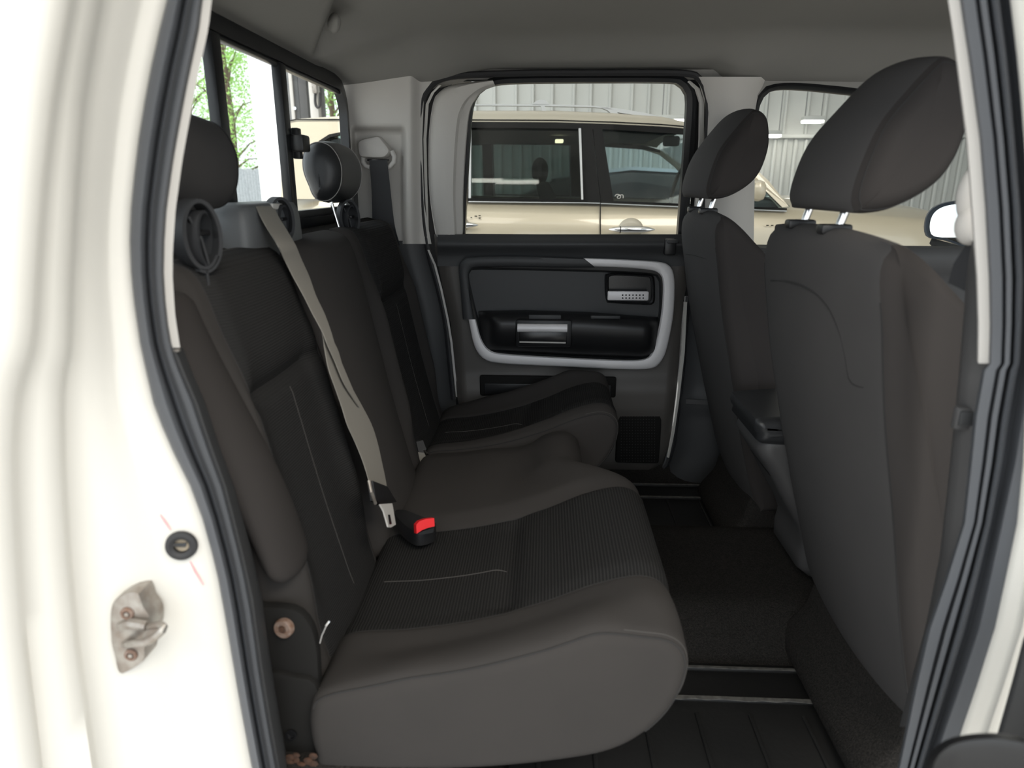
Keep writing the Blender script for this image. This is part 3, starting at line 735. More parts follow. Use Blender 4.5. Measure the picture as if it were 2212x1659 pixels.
# ================================================================== SEATS
def slab(prof, n, y0, y1, r0, r1, core, mod=None, edge=6, shrink=0):
    """closed side profile (x,z) carried along y with rounded ends; mod bends every point"""
    pr = crom([(p[0], p[1], 0) for p in prof], n, True)
    ar = sum(pr[i-1].x*pr[i].y-pr[i].x*pr[i-1].y for i in range(n)); sg = 1 if ar > 0 else -1
    nor = []
    for i in range(n):
        t = (pr[(i+2) % n]-pr[i-2]).normalized(); nor.append(Vector((t.y, -t.x, 0))*sg)
    st_ = []
    for k in range(edge):
        a = math.pi/2*k/edge; st_.append((y0+r0*(1-math.sin(a)), r0*(1-math.cos(a)) if False else r0*(1-math.sin(math.pi/2-0)) if False else 0, a))
    stations = []
    for k in range(edge+1):
        a = math.pi/2*k/edge; stations.append((y0+r0*(1-math.cos(a)), r0*(1-math.sin(a))))
    for k in range(1, core):
        stations.append((y0+r0+(y1-r1-y0-r0)*k/core, 0))
    for k in range(edge, -1, -1):
        a = math.pi/2*k/edge; stations.append((y1-r1*(1-math.cos(a)), r1*(1-math.sin(a))))
    rows = []; base = []; cen_ = sum(pr, Vector())/n
    for y, ins in stations:
        row = []; br_ = []
        for i in range(n):
            if shrink: x = cen_.x+(pr[i].x-cen_.x)*(1-ins/shrink); z = cen_.y+(pr[i].y-cen_.y)*(1-ins/shrink)
            else: x = pr[i].x-nor[i].x*ins; z = pr[i].y-nor[i].y*ins
            br_.append((x, y, z))
            q = (x, y, z, nor[i].x, nor[i].y)
            row.append(mod(*q) if mod else (x, y, z))
        rows.append([Vector((p[0], p[1], Z(p[2]))) for p in row]); base.append(br_)
    return rows, base
def split(rows, base, cls, capkey='body'):
    mbs = {}; R = len(rows); n = len(rows[0])
    for i in range(R-1):
        for j in range(n):
            k2 = (j+1) % n
            c = [(base[i][j][a]+base[i+1][k2][a])/2 for a in range(3)]
            m = mbs.setdefault(cls(*c), MB()); b = len(m.v)
            m.v += [rows[i][j], rows[i][k2], rows[i+1][k2], rows[i+1][j]]; m.f.append((b, b+1, b+2, b+3))
    m = mbs.setdefault(capkey, MB())
    for rw in (rows[0], rows[-1]):
        c = sum(rw, Vector())/n; b = len(m.v); m.v += list(rw)+[c]
        for j in range(n): m.f.append((b+j, b+(j+1) % n, b+n))
    return mbs
def gauss(x, s): return math.exp(-(x/s)**2)

CUSH = [(-.290,-.790),(-.1,-.778),(.04,-.755),(.115,-.728),(.168,-.675),(.192,-.612),(.184,-.568),(.146,-.550),(.08,-.566),(0,-.600),(-.1,-.632),(-.2,-.650),(-.290,-.660),(-.314,-.690),(-.314,-.755)]
BACK = [(-.312,-.690),(-.332,-.600),(-.362,-.470),(-.392,-.320),(-.418,-.190),(-.436,-.125),(-.456,-.098),(-.492,-.094),(-.522,-.115),(-.530,-.17),(-.520,-.30),(-.480,-.52),(-.440,-.67),(-.410,-.71),(-.35,-.715)]
def top_of_cushion(z, x): return sstep(-.70,-.64,z)
def make_headrest(parent, yc, hw, dx=0., dz=0., leather=True):
    prof = [(-.535,.0),(-.545,.04),(-.538,.08),(-.510,.098),(-.478,.088),(-.458,.05),(-.462,.0),(-.482,-.032),(-.508,-.040),(-.526,-.028)]
    prof = [(p[0]+dx, p[1]+dz) for p in prof]
    def md(x, y, z, nx, nz):
        t = (y-yc)/hw; return (x, y, z - .012*t*t*sstep(-.1,.2,z-dz) + (.012*t*t)*(1-sstep(-.05,.03,z-dz)))
    rows, base = slab(prof, 48, yc-hw, yc+hw, .034, .034, 10, md)
    mbs = split(rows, base, lambda x, y, z: 'body'); o = mbs['body'].build('headrest', M['leather'] if leather else M['fabric_front'], parent, sharp=70)
    for k in (5, len(rows)-6):
        mb = MB().tube([p + (p-sum(rows[k], Vector())/len(rows[k])).normalized()*.0008 for p in rows[k]]+[rows[k][0]], .0011, 5, cap=False); s_ = mb.build('stitching', M['head_thread' if leather else 'seam'], o)
    for s in (-.05, .05):
        MB().tube([(-.500+dx, yc+s, Z(-.02+dz)), (-.492+dx, yc+s, Z(-.06)), (-.476+dx, yc+s, Z(-.125))], .0044, 10).build('post', M['chrome'], o)
    return o
def seam(parent, pts, r=.0014, m='seam', name='seam'): return MB().tube(pts, r, 5).build(name, M[m], parent)
def rowline(rows, base, y, sel):
    """points of the slab nearest to the station y, where sel(x,z) holds"""
    k = min(range(len(base)), key=lambda i: abs(base[i][0][1]-y))
    idx = [j for j in range(len(base[k])) if sel(base[k][j][0], base[k][j][2])]
    # order along the ring, starting after a gap
    if not idx: return []
    s = 0
    for a in range(len(idx)):
        if idx[a]-idx[a-1] not in (1,) and (idx[a]-idx[a-1]) % len(base[k]) != 1: s = a
    idx = idx[s:]+idx[:s]
    return [rows[k][j] for j in idx]
def make_cushion(root, y0, y1, i0, i1, mid=False, flip=False):
    def md(x, y, z, nx, nz):
        tp = sstep(-.715,-.645,z) * (1 if nz > -.2 else 0)
        if mid:
            x -= .100*sstep(.54,.71,y)*sstep(-.10,.17,x)
            z += .012*sstep(i1,i1+.05,y)*(1-sstep(y1-.08,y1,y))*tp*(1-sstep(.05,.18,x))
            z -= .040*sstep(.54,.74,y)*sstep(-.15,.06,x)*tp
        # insert: crest, cross groove and sunk edge seams
        ins = sstep(i0-.01,i0+.03,y)*(1-sstep(i1-.03,i1+.01,y))
        z += tp*ins*(.010*sstep(-.05,.10,x) - .011*gauss(x+.052,.016) - .006*(1-sstep(-.06,.0,x)))
        if nz > .0 or nx > .3:
            g = .0035*(gauss(y-i0,.006)+gauss(y-i1,.006))
            x -= nx*g; z -= nz*g
        # outboard bolsters
        e = (y1-y) if flip else (y-y0)
        if not mid or e < .2:
            z += tp*.012*gauss(e-.075,.055)*sstep(-.3,0,x) + tp*.024*(1-sstep(.02,.10,e))*sstep(-.34,-.16,x)*(1-sstep(.06,.15,x))
        if not mid and not flip is None:
            e2 = min(y-y0, y1-y); z += tp*.014*gauss(e2-.045,.03)*sstep(-.3,0,x)
        if mid: z -= .012*(1-sstep(-.30,-.1,x))*tp*(1-sstep(.1,.25,y-y0))*0
        return (x, y, z)
    core = int((y1-y0)/.008)
    rows, base = slab(CUSH, 150, y0, y1, .020, .022, core, md)
    def cls(x, y, z):
        if i0 <= y <= i1 and z > -.735 and (z > -.672 or x > 0.08) and not (x < -.31): return 'insert'
        return 'body'
    mbs = split(rows, base, cls)
    o = mbs['body'].build('cushion', M['fabric'], root, sharp=60)
    mbs['insert'].build('cushion_insert', M['rib_seat'], o, sharp=60)
    top = lambda x, z: (z > -.68 or x > .10) and x > -.31 and z > -.735
    for y in (y0+.006, y1-.006):
        L = rowline(rows, base, y, lambda x, z: (z > -.69 or x > .12) and x > -.31 and z > -.70)
        if len(L) > 3: seam(o, L, .0016, 'seam')
    for y in (i0, i1):
        L = rowline(rows, base, y, top)
        if len(L) > 3: seam(o, L, .0012, 'seam')
    # thread line along the middle of the rear half of the insert
    ym = i0+(i1-i0)*(.45)
    L = rowline(rows, base, ym, lambda x, z: -.28 < x < -.055 and z > -.70)
    if len(L) > 3: seam(o, [p+Vector((0,0,.0006)) for p in L], .0008, 'thread', 'stitching')
    # thread along the rolled front corner of the bolster
    for e, sg in (((y0+.012), 1),) if not flip else (((y0+.012), 1), ((y1-.012), -1)):
        L = rowline(rows, base, e, lambda x, z: x > .10 and z > -.64)
        if len(L) > 3: seam(o, [p+Vector((.0008,0,.0006)) for p in L], .0007, 'thread', 'stitching')
    return o, rows, base
def make_back(root, y0, y1, i0, i1, crown, ribs=True, r=.03, lower=-.70, lean=0.):
    def md(x, y, z, nx, nz):
        fr = sstep(.2,.8,nx)
        t = (y-(y0+y1)/2)/((y1-y0)/2)
        x += fr*crown*(1-t*t)
        if ribs:
            e = min(y-y0, y1-y)
            x += fr*.020*gauss(e-.035,.03)*sstep(-.66,-.5,z)*(1-sstep(-.30,-.16,z))
            ins = sstep(i0-.01,i0+.02,y)*(1-sstep(i1-.02,i1+.01,y))
            x += fr*ins*(.010*sstep(-.275,-.22,z) - .013*gauss(z+.275,.013))
            g = .003*(gauss(y-i0,.006)+gauss(y-i1,.006))*fr; x -= g
            # the insert narrows towards the cushion
            y = y + (.055*sstep(-.28,-.66,z) if False else 0)
        return (x, y, z)
    core = max(6, int((y1-y0)/.009))
    rows, base = slab(BACK, 150, y0, y1, r, r, core, md)
    def front(x, z): return z > -.69 and (x > -.4545-.2069*z-.035 if z < -.125 else x > -.478)
    def cls(x, y, z): return 'insert' if ribs and i0 <= y <= i1 and front(x, z) else 'body'
    mbs = split(rows, base, cls)
    o = mbs['body'].build('backrest', M['fabric'], root, sharp=60)
    if ribs:
        mbs['insert'].build('backrest_insert', M['rib_back'], o, sharp=60)
        fr = front
        for y in (i0, i1):
            L = rowline(rows, base, y, fr)
            if len(L) > 3: seam(o, L, .0012)
        ym = (i0+i1)/2
        L = rowline(rows, base, ym, lambda x, z: -.64 < z < -.285 and front(x, z))
        if len(L) > 3: seam(o, [p+Vector((.0004,0,0)) for p in L], .0006, 'thread', 'stitching')
    else:
        for y in (y0+.004, y1-.004):
            L = rowline(rows, base, y, front)
            if len(L) > 3: seam(o, L, .0014)
    return o
def bolster(root, y, ry, rx, z_top, z_bot):
    rings = []; N = 40
    for i in range(N+1):
        t = i/N; z = z_top+(z_bot-z_top)*t; xs = -.4545-.2069*z
        e = math.sqrt(max(0.0, 1-(1-min(1, (1-t)/.09))**2))**.8 if t > .91 else 1
        e0 = math.sqrt(max(0.0, 1-(1-min(1, t/.06))**2)) if t < .06 else 1
        k = max(.05, min(e, e0)); w = .75+.25*math.sin(math.pi*min(1, t*1.1))
        ring = []
        for a in range(20):
            f = 2*math.pi*a/20; ring.append(Vector((xs-.016+.022*sstep(.1,.8,t)+rx*w*k*math.cos(f), y-.018+.046*t+(ry+.008*t)*k*math.sin(f), Z(z))))
        rings.append(ring)
    return MB().loft(rings).build('bolster', M['fabric_side'], root, sharp=60)

rs = thing('rear_seat', 'wide near part of the rear bench with the middle seat and red-buttoned buckle side', 'seat', (-.05, .45, FLOOR), 'rear bench seats')
make_cushion(rs, .055, .925, .200, .505, mid=True)
make_back(rs, .105, .455, .150, .425, .012)
make_back(rs, .458, .842, .0, .0, .030, ribs=False, r=.040)
bolster(rs, .098, .046, .030, -.115, -.515)
make_headrest(rs, .250, .125, leather=False)
MB().box((-.24, .45, Z(-.85)), (.20, .80, .16), bev=.01).build('seat_riser', M['carpet'], rs)
rf = thing('rear_seat', 'single far part of the rear bench next to the far door', 'seat', (-.05, 1.12, FLOOR), 'rear bench seats')
make_cushion(rf, .935, 1.300, .985, 1.190, flip=True)
make_back(rf, .850, 1.300, .895, 1.215, .010)
make_headrest(rf, .965, .110)
MB().box((-.24, 1.12, Z(-.85)), (.20, .32, .16), bev=.01).build('seat_riser', M['carpet'], rf)

# ---- front seats
FSIDE = [(.552,-.790),(.503,-.635),(.456,-.450),(.420,-.300),(.398,-.180),(.388,-.105),(.394,-.070),(.420,-.056),(.455,-.075),(.495,-.120),(.525,-.200),(.555,-.35),(.600,-.55),(.650,-.74),(.640,-.79),(.60,-.805)]
FHEAD = [(.398,-.028),(.404,.020),(.424,.075),(.455,.122),(.487,.156),(.520,.165),(.545,.140),(.546,.075),(.522,.005),(.470,-.034),(.420,-.042)]
def sided(rows, base, ya, yb_, name, sname, root):
    """body plus the two end panels, each a mesh of its own"""
    def cls(x, y, z): return 'a' if y < ya else 'b' if y > yb_ else 'body'
    mbs = split(rows, base, cls, 'caps'); n = len(rows[0])
    for key, rw in (('a', rows[0]), ('b', rows[-1])):
        m = mbs[key]; c = sum(rw, Vector())/n; k = len(m.v); m.v += list(rw)+[c]
        for j in range(n): m.f.append((k+j, k+(j+1) % n, k+n))
    o = mbs['body'].build(name, M['fabric_front'], root, sharp=70)
    for key in 'ab': mbs[key].build(sname, M['fabric_side'], o, sharp=70)  # end panels darker than the back: shade put into the cloth colour
    return (o,)
def front_seat(root, y0, y1, hy0, hy1, dx, out):
    """out = -1 when the side seen from the near door is y0"""
    sh = lambda P_: [(p[0]+dx, p[1]) for p in P_]
    def md(x, y, z, nx, nz):
        yc = (y0+y1)/2; t = (y-yc)/((y1-y0)/2)
        k = 1-.10*sstep(.35,.75,-z) - .07*(1-sstep(.05,.16,-z))
        y = yc+(y-yc)*k
        if nx < 0: x += .018*t*t*sstep(.1,.6,-nx); x -= .0
        x += sstep(.1,.8,nx)*.035*t*t*sstep(-.6,-.2,z)*(1-sstep(-.2,-.1,z))
        z -= .012*t*t*(1-sstep(.08,.2,-z))
        return (x, y, z)
    hd_ = -.022 if out > 0 else 0
    rows, base = slab(sh(FSIDE), 120, y0, y1, .020, .020, 30, md)
    o, = sided(rows, base, y0+.016, y1-.016, 'backrest', 'side_panel', root)
    for y in (y0+.016, y1-.016):
        L = rowline(rows, base, y, lambda x, z: -.77 < z < -.12 and (x-dx) < .42 + max(0, (-.30-z))*.36)
        if len(L) > 3: seam(o, L, .0014)
    # curved welt on the rear face
    def onrear(y, z, off=.001):
        k = min(range(len(base)), key=lambda i: abs(rows[i][0].y-y)); best = None
        cand = [p for p, b in zip(rows[k], base[k]) if b[0]-dx < .41+max(0, -.2-b[2])*.33]
        p = min(cand, key=lambda q: abs(q.z-Z(z))); return Vector((p.x-off, y, Z(z)))
    w = y1-y0
    pts = [(y1-.035,-.155),(y1-.10,-.158),(y1-.20,-.175),(y1-.27,-.20),(y1-.315,-.25),(y1-.335,-.32),(y1-.345,-.40)]
    if out > 0: pts = [(y1-.02,-.145),(y1-.09,-.150),(y1-.17,-.180),(y1-.23,-.215),(y1-.265,-.28),(y1-.29,-.38)]
    px_ = [(1650,606),(1695,608),(1738,622),(1775,655),(1800,710),(1815,775),(1828,828),(1880,842)] if out < 0 else [(1478,548),(1490,549),(1502,553),(1518,560),(1528,568)]
    pts = [(q.y, q.z-CZ) for q in (Pp(u, v, (.42+dx, 0, Z(-.30)), (1, 0, .2)) for u, v in px_)]
    cr = crom([(y, z, 0) for y, z in pts], 40)
    rp = [onrear(p.x, p.y) for p in cr]
    for i in range(1, len(rp)-1): rp[i].x = (rp[i-1].x+rp[i].x+rp[i+1].x)/3
    seam(o, rp, .0013, 'seam', 'welt')
    # ribbed top cloth behind the headrest
    # posts with guides
    hyc = (hy0+hy1)/2
    for s in (-.068, .068):
        MB().box((.416+dx, hyc+s, Z(-.060)), (.044, .026, .014), bev=.004).build('post_guide', M['black_plastic'], o)
    # headrest
    def mh(x, y, z, nx, nz):
        yc = (hy0+hy1)/2; t = (y-yc)/((hy1-hy0)/2)
        y = yc+(y-yc)*(1-.16*sstep(.03,.16,z))
        x += .020*t*t*sstep(.0,.8,-nx)
        z -= .016*t*t*sstep(.05,.14,z)
        return (x, y, z)
    r2, b2 = slab([(p[0]+dx+hd_, p[1]+.006+(.006 if out > 0 else 0)) for p in FHEAD], 80, hy0, hy1, .030, .030, 18, mh, 8, .10)
    h, = sided(r2, b2, hy0+.026, hy1-.026, 'headrest', 'headrest_side', root)
    for k in (5, len(r2)-6): seam(h, list(r2[k])+[r2[k][0]], .0012)
    for s in (-.068, .068):
        MB().tube([(.438+dx, hyc+s, Z(.0)), (.424+dx, hyc+s, Z(-.05)), (.415+dx, hyc+s, Z(-.09))], .0062, 12).build('post', M['chrome'], h)
    # seat base: cushion forward of the backrest and the carpeted skirt below it
    bx = [(.66,-.765),(.70,-.62),(.9,-.575),(1.02,-.60),(1.04,-.68),(.98,-.76),(.74,-.79)]
    r3, b3 = slab(sh(bx), 60, y0, y1, .03, .03, 8); split(r3, b3, lambda *a: 'body')['body'].build('cushion', M['fabric_front'], root, sharp=70)
    sk = [(.570,-.76),(.545,-.82),(.522,-.925),(.95,-.925),(.98,-.78),(.70,-.72)]
    r3, b3 = slab(sh(sk), 60, y0+.03, y1-.06, .02, .02, 8); split(r3, b3, lambda *a: 'body')['body'].build('base_skirt', M['carpet'], root, sharp=70)
    return o
f1 = thing('bucket_seat', 'large charcoal front seat nearest the open door, back towards the viewer', 'seat', (.7, .35, FLOOR), 'front seats')
front_seat(f1, .135, .622, .262, .550, .0, -1)
f2 = thing('bucket_seat', 'far front seat on the driver side, partly behind the nearer one', 'seat', (.7, 1.11, FLOOR), 'front seats')
front_seat(f2, .890, 1.325, .950, 1.290, -.018, 1)
# ---- centre console
co = thing('center_console', 'centre console between the front seats with a black padded armrest lid', 'console', (.72, .74, FLOOR+.085))
r3, b3 = slab([(.455,-.50),(.49,-.60),(.56,-.72),(.62,-.835),(1.2,-.835),(1.2,-.56),(1.05,-.50),(.7,-.49)], 60, .635, .84, .03, .03, 8)
split(r3, b3, lambda *a: 'body')['body'].build('console_body', M['trim_mid'], co, sharp=60)
r3, b3 = slab([(.440,-.490),(.432,-.470),(.447,-.455),(.60,-.445),(.74,-.45),(.755,-.475),(.74,-.508),(.47,-.512)], 60, .626, .85, .022, .022, 8)
split(r3, b3, lambda *a: 'body')['body'].build('armrest_lid', M['leather'], co, sharp=60)
MB().box((.490, .74, Z(-.57)), (.012, .15, .05), bev=.004).build('air_vent', M['black_plastic'], co)

# ================================================================== BELTS AND SMALL THINGS
def PB(u, v, off=.0):   # on the plane of the backrest front, off metres in front of it
    return Pp(u, v, (-.4545-.2069*(-.3)+off, 0, Z(-.3)), (1, 0, .2069))
cb = thing('center_seat_belt', 'grey shoulder belt slack across the seatback with its metal tongue at the cushion', 'seat belt', PB(820, 1090, .04))
tabs = [(452,555,592,None,.50),(474,564,602,None,.50),(500,580,616,None,.46)]
Lp = [Px(553,446,-.462), Px(566,474,-.448), Px(583,503,-.436)]; Rp = [Px(590,443,-.462), Px(602,470,-.448), Px(619,497,-.434)]
for v, a, b, o in ((530,600,638,.030),(559,614,650,.026),(599,634,668,.028),(639,656,682,.036),(679,676,701,.044),(718,697,715,.050),(742,706,722,.054),(780,723,736,.054),(830,744,757,.053),(878,774,778,.050)):
    Lp.append(PB(a, v, o)); Rp.append(PB(b, v, o))
MB().ribbon(crom(Lp, 40), crom(Rp, 40), .0016).build('webbing', M['webbing'], cb)
Lp = []; Rp = []
for v, a, b, o in ((700,692,704,.046),(730,698,716,.047),(758,702,730,.047),(798,710,742,.046),(838,724,760,.046),(878,738,782,.046),(917,750,802,.047),(957,768,815,.048),(997,784,824,.050),(1040,797,833,.052),(1066,801,836,.056)):
    Lp.append(PB(a, v, o)); Rp.append(PB(b, v, o))
lw = MB().ribbon(crom(Lp, 40), crom(Rp, 40), .0016).build('webbing', M['webbing'], cb)
# tongue: black moulded head and slotted steel blade
q = [PB(793,1040,.062), PB(826,1052,.062), PB(846,1086,.062), PB(812,1092,.062), PB(800,1082,.062)]
MB().prism(q, (.010,0,.002), bev=.002).build('tongue_head', M['black_plastic'], cb)
MB().tube([PB(797,1038,.070), PB(802,1062,.072), PB(811,1088,.070)], .0030, 8).build('tongue_rim', M['steel'], cb)
A = [(818,1090),(844,1088),(846,1096),(852,1134),(842,1140),(836,1139),(826,1104)]
tg = MB().prism([PB(u, v, .088) for u, v in A], (.0025,0,.0008)).build('tongue_blade', M['trim_pale'], cb)
MB().prism([PB(u, v, .0912) for u, v in ((838,1112),(842,1112),(846,1132),(841,1133))], (.0006,0,.0002)).build('tongue_slot', M['black'], tg)
# buckle with the red button
bk = thing('seat_belt_buckle', 'black buckle with a red release button lying on the cushion', 'buckle', Pz(880, 1140, Z(-.63)))
zb_ = Z(-.605)
def PQ(u, v, z=-.615): return Pz(u, v, Z(z))
r_top = [PQ(850,1106), PQ(872,1100), PQ(915,1116), PQ(938,1122), PQ(938,1140), PQ(900,1150), PQ(868,1130)]
MB().prism([p+Vector((0,0,-.028)) for p in crom(r_top, 28, True)], (0,0,.030), bev=.006).build('buckle_body', M['black_plastic'], bk)
pr_ = [(899,1134),(906,1126),(920,1121),(938,1119),(939,1137),(925,1140),(912,1145),(900,1153)]
cen = PQ(918, 1135, -.600)
MB().prism([Pp(u, v, cen+Vector((.01,-.012,0)), (.55,-.75,.35)) for u, v in pr_], Vector((-.006,.008,-.003)), bev=0).build('release_button', M['red'], bk)
MB().prism([Pp(u, v, cen+Vector((.012,-.013,-.002)), (.55,-.75,.35)) for u, v in ((902,1153),(915,1147),(938,1140),(936,1150),(915,1155))], Vector((-.003,.004,-.002))).build('buckle_lip', M['black'], bk)
# second buckle, grey, between the bench halves
b2_ = thing('seat_belt_buckle', 'small grey buckle on a short strap between the two bench halves', 'buckle', Pz(905, 990, Z(-.64)))
bz = PB(905, 965, .07)
ctr = lambda u, v: Pp(u, v, (-.29, .93, Z(-.62)), (.6,-.75,.2))
MB().prism([ctr(u, v) for u, v in ((896,955),(914,951),(921,970),(916,978),(898,977))], Vector((-.012,.015,-.004)), bev=.003).build('buckle_body', M['trim_mid'], b2_)
MB().ribbon([ctr(897,976), ctr(893,992), ctr(882,1010)], [ctr(916,978), ctr(921,990), ctr(890,1020)], .003).build('strap', M['webbing'], b2_)
MB().tube([ctr(915,972), ctr(928,985), ctr(931,994), ctr(922,998)], .0026, 8).build('strap_tip', M['chrome'], b2_)
# far outboard belt: guide on the pillar and black webbing
fb = thing('outboard_seat_belt', 'black seat belt hanging from a pale guide on the far rear pillar', 'seat belt', Py(830, 500, 1.33))
yg = 1.315
hd = crom([(781,330,0),(780,312,0),(787,303,0),(812,297,0),(824,296,0),(834,306,0),(846,322,0),(846,332,0),(834,342,0),(800,342,0),(786,340,0)], 44, True)
MB().prism([Py(p.x, p.y, yg+.020) for p in hd], (0,-.040,0), bev=.010).build('guide_cover', M['trim_pale'], fb)
lo_ = [(783,332),(783,348),(790,360),(800,362)]; 
MB().tube([Py(u, v, yg-.004) for u, v in ((784,338),(784,350),(790,359),(799,361))], .007, 10).build('guide_arm', M['trim_pale'], fb)
MB().tube([Py(u, v, yg-.004) for u, v in ((846,326),(852,338),(851,350),(842,360),(836,361))], .007, 10).build('guide_arm', M['trim_pale'], fb)
MB().box(Py(817, 346, yg-.008), (.062,.010,.005), bev=.002).build('guide_slot', M['black'], fb)
Lp = [Py(798,346,yg-.012), Py(799,360,yg-.014), Py(803,416,yg+.0), Py(805,485,yg+.015), Py(807,530,yg+.02)]
Rp = [Py(836,346,yg-.012), Py(838,360,yg-.014), Py(844,416,yg-.004), Py(852,485,yg-.006), Py(864,530,yg-.01)]
MB().ribbon(crom(Lp, 24), crom(Rp, 24), .002).build('webbing', M['webbing_black'], fb)
# retractor housing on the ledge behind the near seatback
rb = thing('belt_retractor_housing', 'grey moulded belt retractor cover behind the seatback', 'cover', (-.50, .50, Z(-.16)))
rr_ = []
for t, (w, d, z) in enumerate(((1,1,-.17),(1,1,-.10),(.985,.98,-.06),(.95,.93,-.040),(.88,.84,-.030),(.7,.6,-.027))):
    ring = []
    for a in range(40):
        f = 2*math.pi*a/40; c_, s_ = math.cos(f), math.sin(f); e = .42
        ring.append(Vector((-.500+.046*d*abs(c_)**e*(1 if c_ > 0 else -1), .495+.125*w*abs(s_)**e*(1 if s_ > 0 else -1), Z(z))))
    rr_.append(ring)
MB().loft(rr_).build('housing_shell', M['housing'], rb, sharp=60)
a = Px(570, 441, -.485)
MB().box((-.468, a.y, Z(-.034)), (.022, .060, .010), bev=.002).build('belt_slot', M['trim_grey'], rb)
# tether loops
def tether(label, c, s, w, tilt, flip=1):
    t = thing('tether_strap', label, 'strap', c-Vector((0,0,.045*s)), 'black tether loops behind the rear seats')
    ax = Vector((math.sin(tilt), -math.cos(tilt), 0)); e = Vector((math.cos(tilt), math.sin(tilt), 0)); up = Vector((0,0,1))
    A = []; B = []
    for k in range(46):
        f = math.radians(-110+k*430/45); r = s*(1-.10*k/45)
        p = c + e*(.023*r*math.cos(f)) + up*(.042*r*math.sin(f)+.004)
        A.append(p-ax*w/2); B.append(p+ax*w/2)
    MB().ribbon(A, B, .005).build('webbing', M['webbing_black'], t)
    e2 = Vector((math.cos(tilt+.5), math.sin(tilt+.5), 0)); a2 = Vector((math.sin(tilt+.5), -math.cos(tilt+.5), 0)); A = []; B = []
    for k in range(40):
        f = math.radians(-60+k*400/39); p = c + e2*(.017*s*math.cos(f)+.002) + up*(.033*s*math.sin(f)-.002)
        A.append(p-a2*w*.42); B.append(p+a2*w*.42)
    MB().ribbon(A, B, .004).build('webbing', M['webbing_black'], t)
    A = [c+e*-.012*s+up*.026*s, c+e*.0*s+up*.0, c+e*.006*s-up*.036*s]
    MB().ribbon([p-ax*w*.4 for p in A], [p+ax*w*.4 for p in A], .003).build('strap_end', M['webbing_black'], t)
    MB().box(c+e*.008*s+up*.006*s, (.012*s, w*1.05, .006*s), bev=.002).build('strap_slider', M['black_plastic'], t)
    A = [c-up*.036*s, c-up*.060*s, c-up*.10*s]
    MB().ribbon([p-ax*w/2 for p in A], [p+ax*w/2 for p in A], .003).build('strap_tail', M['webbing_black'], t)
tether('coiled black tether loop behind the near rear seat, in front of its headrest posts', Px(424, 515, -.440), 1.05, .034, .95)
tether('black tether loop at the far end of the grey retractor cover', Px(603, 480, -.462), .9, .028, .8)
tether('black tether loop beside the small far leather headrest posts', Px(752, 474, -.470), 1.0, .030, .6)
# front belt of the near B-pillar: pale guide and black webbing
nb = thing('front_seat_belt', 'pale belt guide and dark webbing beside the near front headrest', 'seat belt', Py(2095, 600, .10))
MB().sphere(Py(2098, 420, .085), (.014,.012,.030), 14, 10).build('guide_cover', M['trim_pale'], nb)
MB().sphere(Py(2100, 485, .080), (.017,.014,.022), 14, 10).build('guide_loop', M['trim_pale'], nb)
MB().ribbon([Py(2092,520,.085), Py(2062,568,.11), Py(2050,610,.12)], [Py(2112,526,.08), Py(2098,570,.09), Py(2090,630,.10)], .003).build('webbing', M['webbing_black'], nb)
# ---- floor mats with a raised rim
def floor_mat(label, y0, y1, x0, x1, rims):
    t = thing('floor_mat', label, 'floor mat', ((x0+x1)/2, (y0+y1)/2, FLOOR), 'black rubber rear floor mats')
    MB().box(((x0+x1)/2, (y0+y1)/2, FLOOR+.008), (x1-x0, y1-y0, .012), bev=.004).build('mat_base', M['mat_rubber'], t)
    for yy, w, jag in rims:
        mb = MB().box(((x0+x1)/2, yy, FLOOR+.016), (x1-x0-.02, .012, .010), bev=.004); rm = mb.build('mat_rim', M['mat_rubber'], t)
        A = []; B = []; n = int((x1-x0)/.025)
        for k in range(n+1):
            x = x0+.012+(x1-x0-.024)*k/n; j = jag*(.0015+.0085*((k*7) % 5)/4)
            A.append((x, yy-.004-w*.5-j*.5, FLOOR+.0225)); B.append((x, yy-.003+w*.5, FLOOR+.0225))
        MB().ribbon(A, B, .0015).build('worn_edge', M['mat_edge'], rm)
    for k in range(7):
        x = x0+.05+(x1-x0-.10)*k/6
        MB().box((x, (y0+y1)/2-.04, FLOOR+.015), (.008, (y1-y0)*.55, .006), bev=.002).build('tread_rib', M['mat_rubber'], t)
floor_mat('black ribbed rubber mat on the near floor with two worn pale edges', .04, .475, -.05, .62, ((.455,.004,.4),(.372,.005,1.)))
floor_mat('black rubber mat on the far floor below the far door', .985, 1.325, -.05, .62, ((1.305,.005,.5),(1.215,.004,.8),(1.0,.004,.1)))

# ---- open near rear door: only the end of its black armrest shows in the corner
dr = thing('door_3', 'end of the open near rear door with a black armrest', None, (.75, -.45, FLOOR), kind='structure')
arm = crom([(1996,1659,0),(2010,1625,0),(2040,1600,0),(2080,1588,0),(2140,1583,0),(2190,1588,0),(2240,1600,0),(2330,1640,0),(2330,1760,0),(2200,1790,0),(2020,1790,0),(1990,1720,0)], 50, True)
ca = Vector((2150,1690,0))
def ar_(s, y): return [Py(ca.x+(p.x-ca.x)*s, ca.y+(p.y-ca.y)*s, y) for p in arm]
MB().loft([ar_(.7,-.225), ar_(.88,-.222), ar_(.97,-.214), ar_(1.0,-.200), ar_(1.0,-.17), ar_(.9,-.155)]).build('armrest', M['black_plastic'], dr, sharp=60)
mb = MB(); rows = []
for v in range(1300, 1800, 40):
    u = interp([(1300,2268),(1357,2216),(1480,2184),(1600,2150),(1800,2110)], v)
    rows.append([Py(u, v, -.085), Py(u+3, v, -.095), Py(u+16, v, -.10), Py(u+60, v, -.11), Py(u+160, v, -.14)])
mb.grid(rows); mb.build('door_panel', M['trim_dark'], dr, sharp=60)

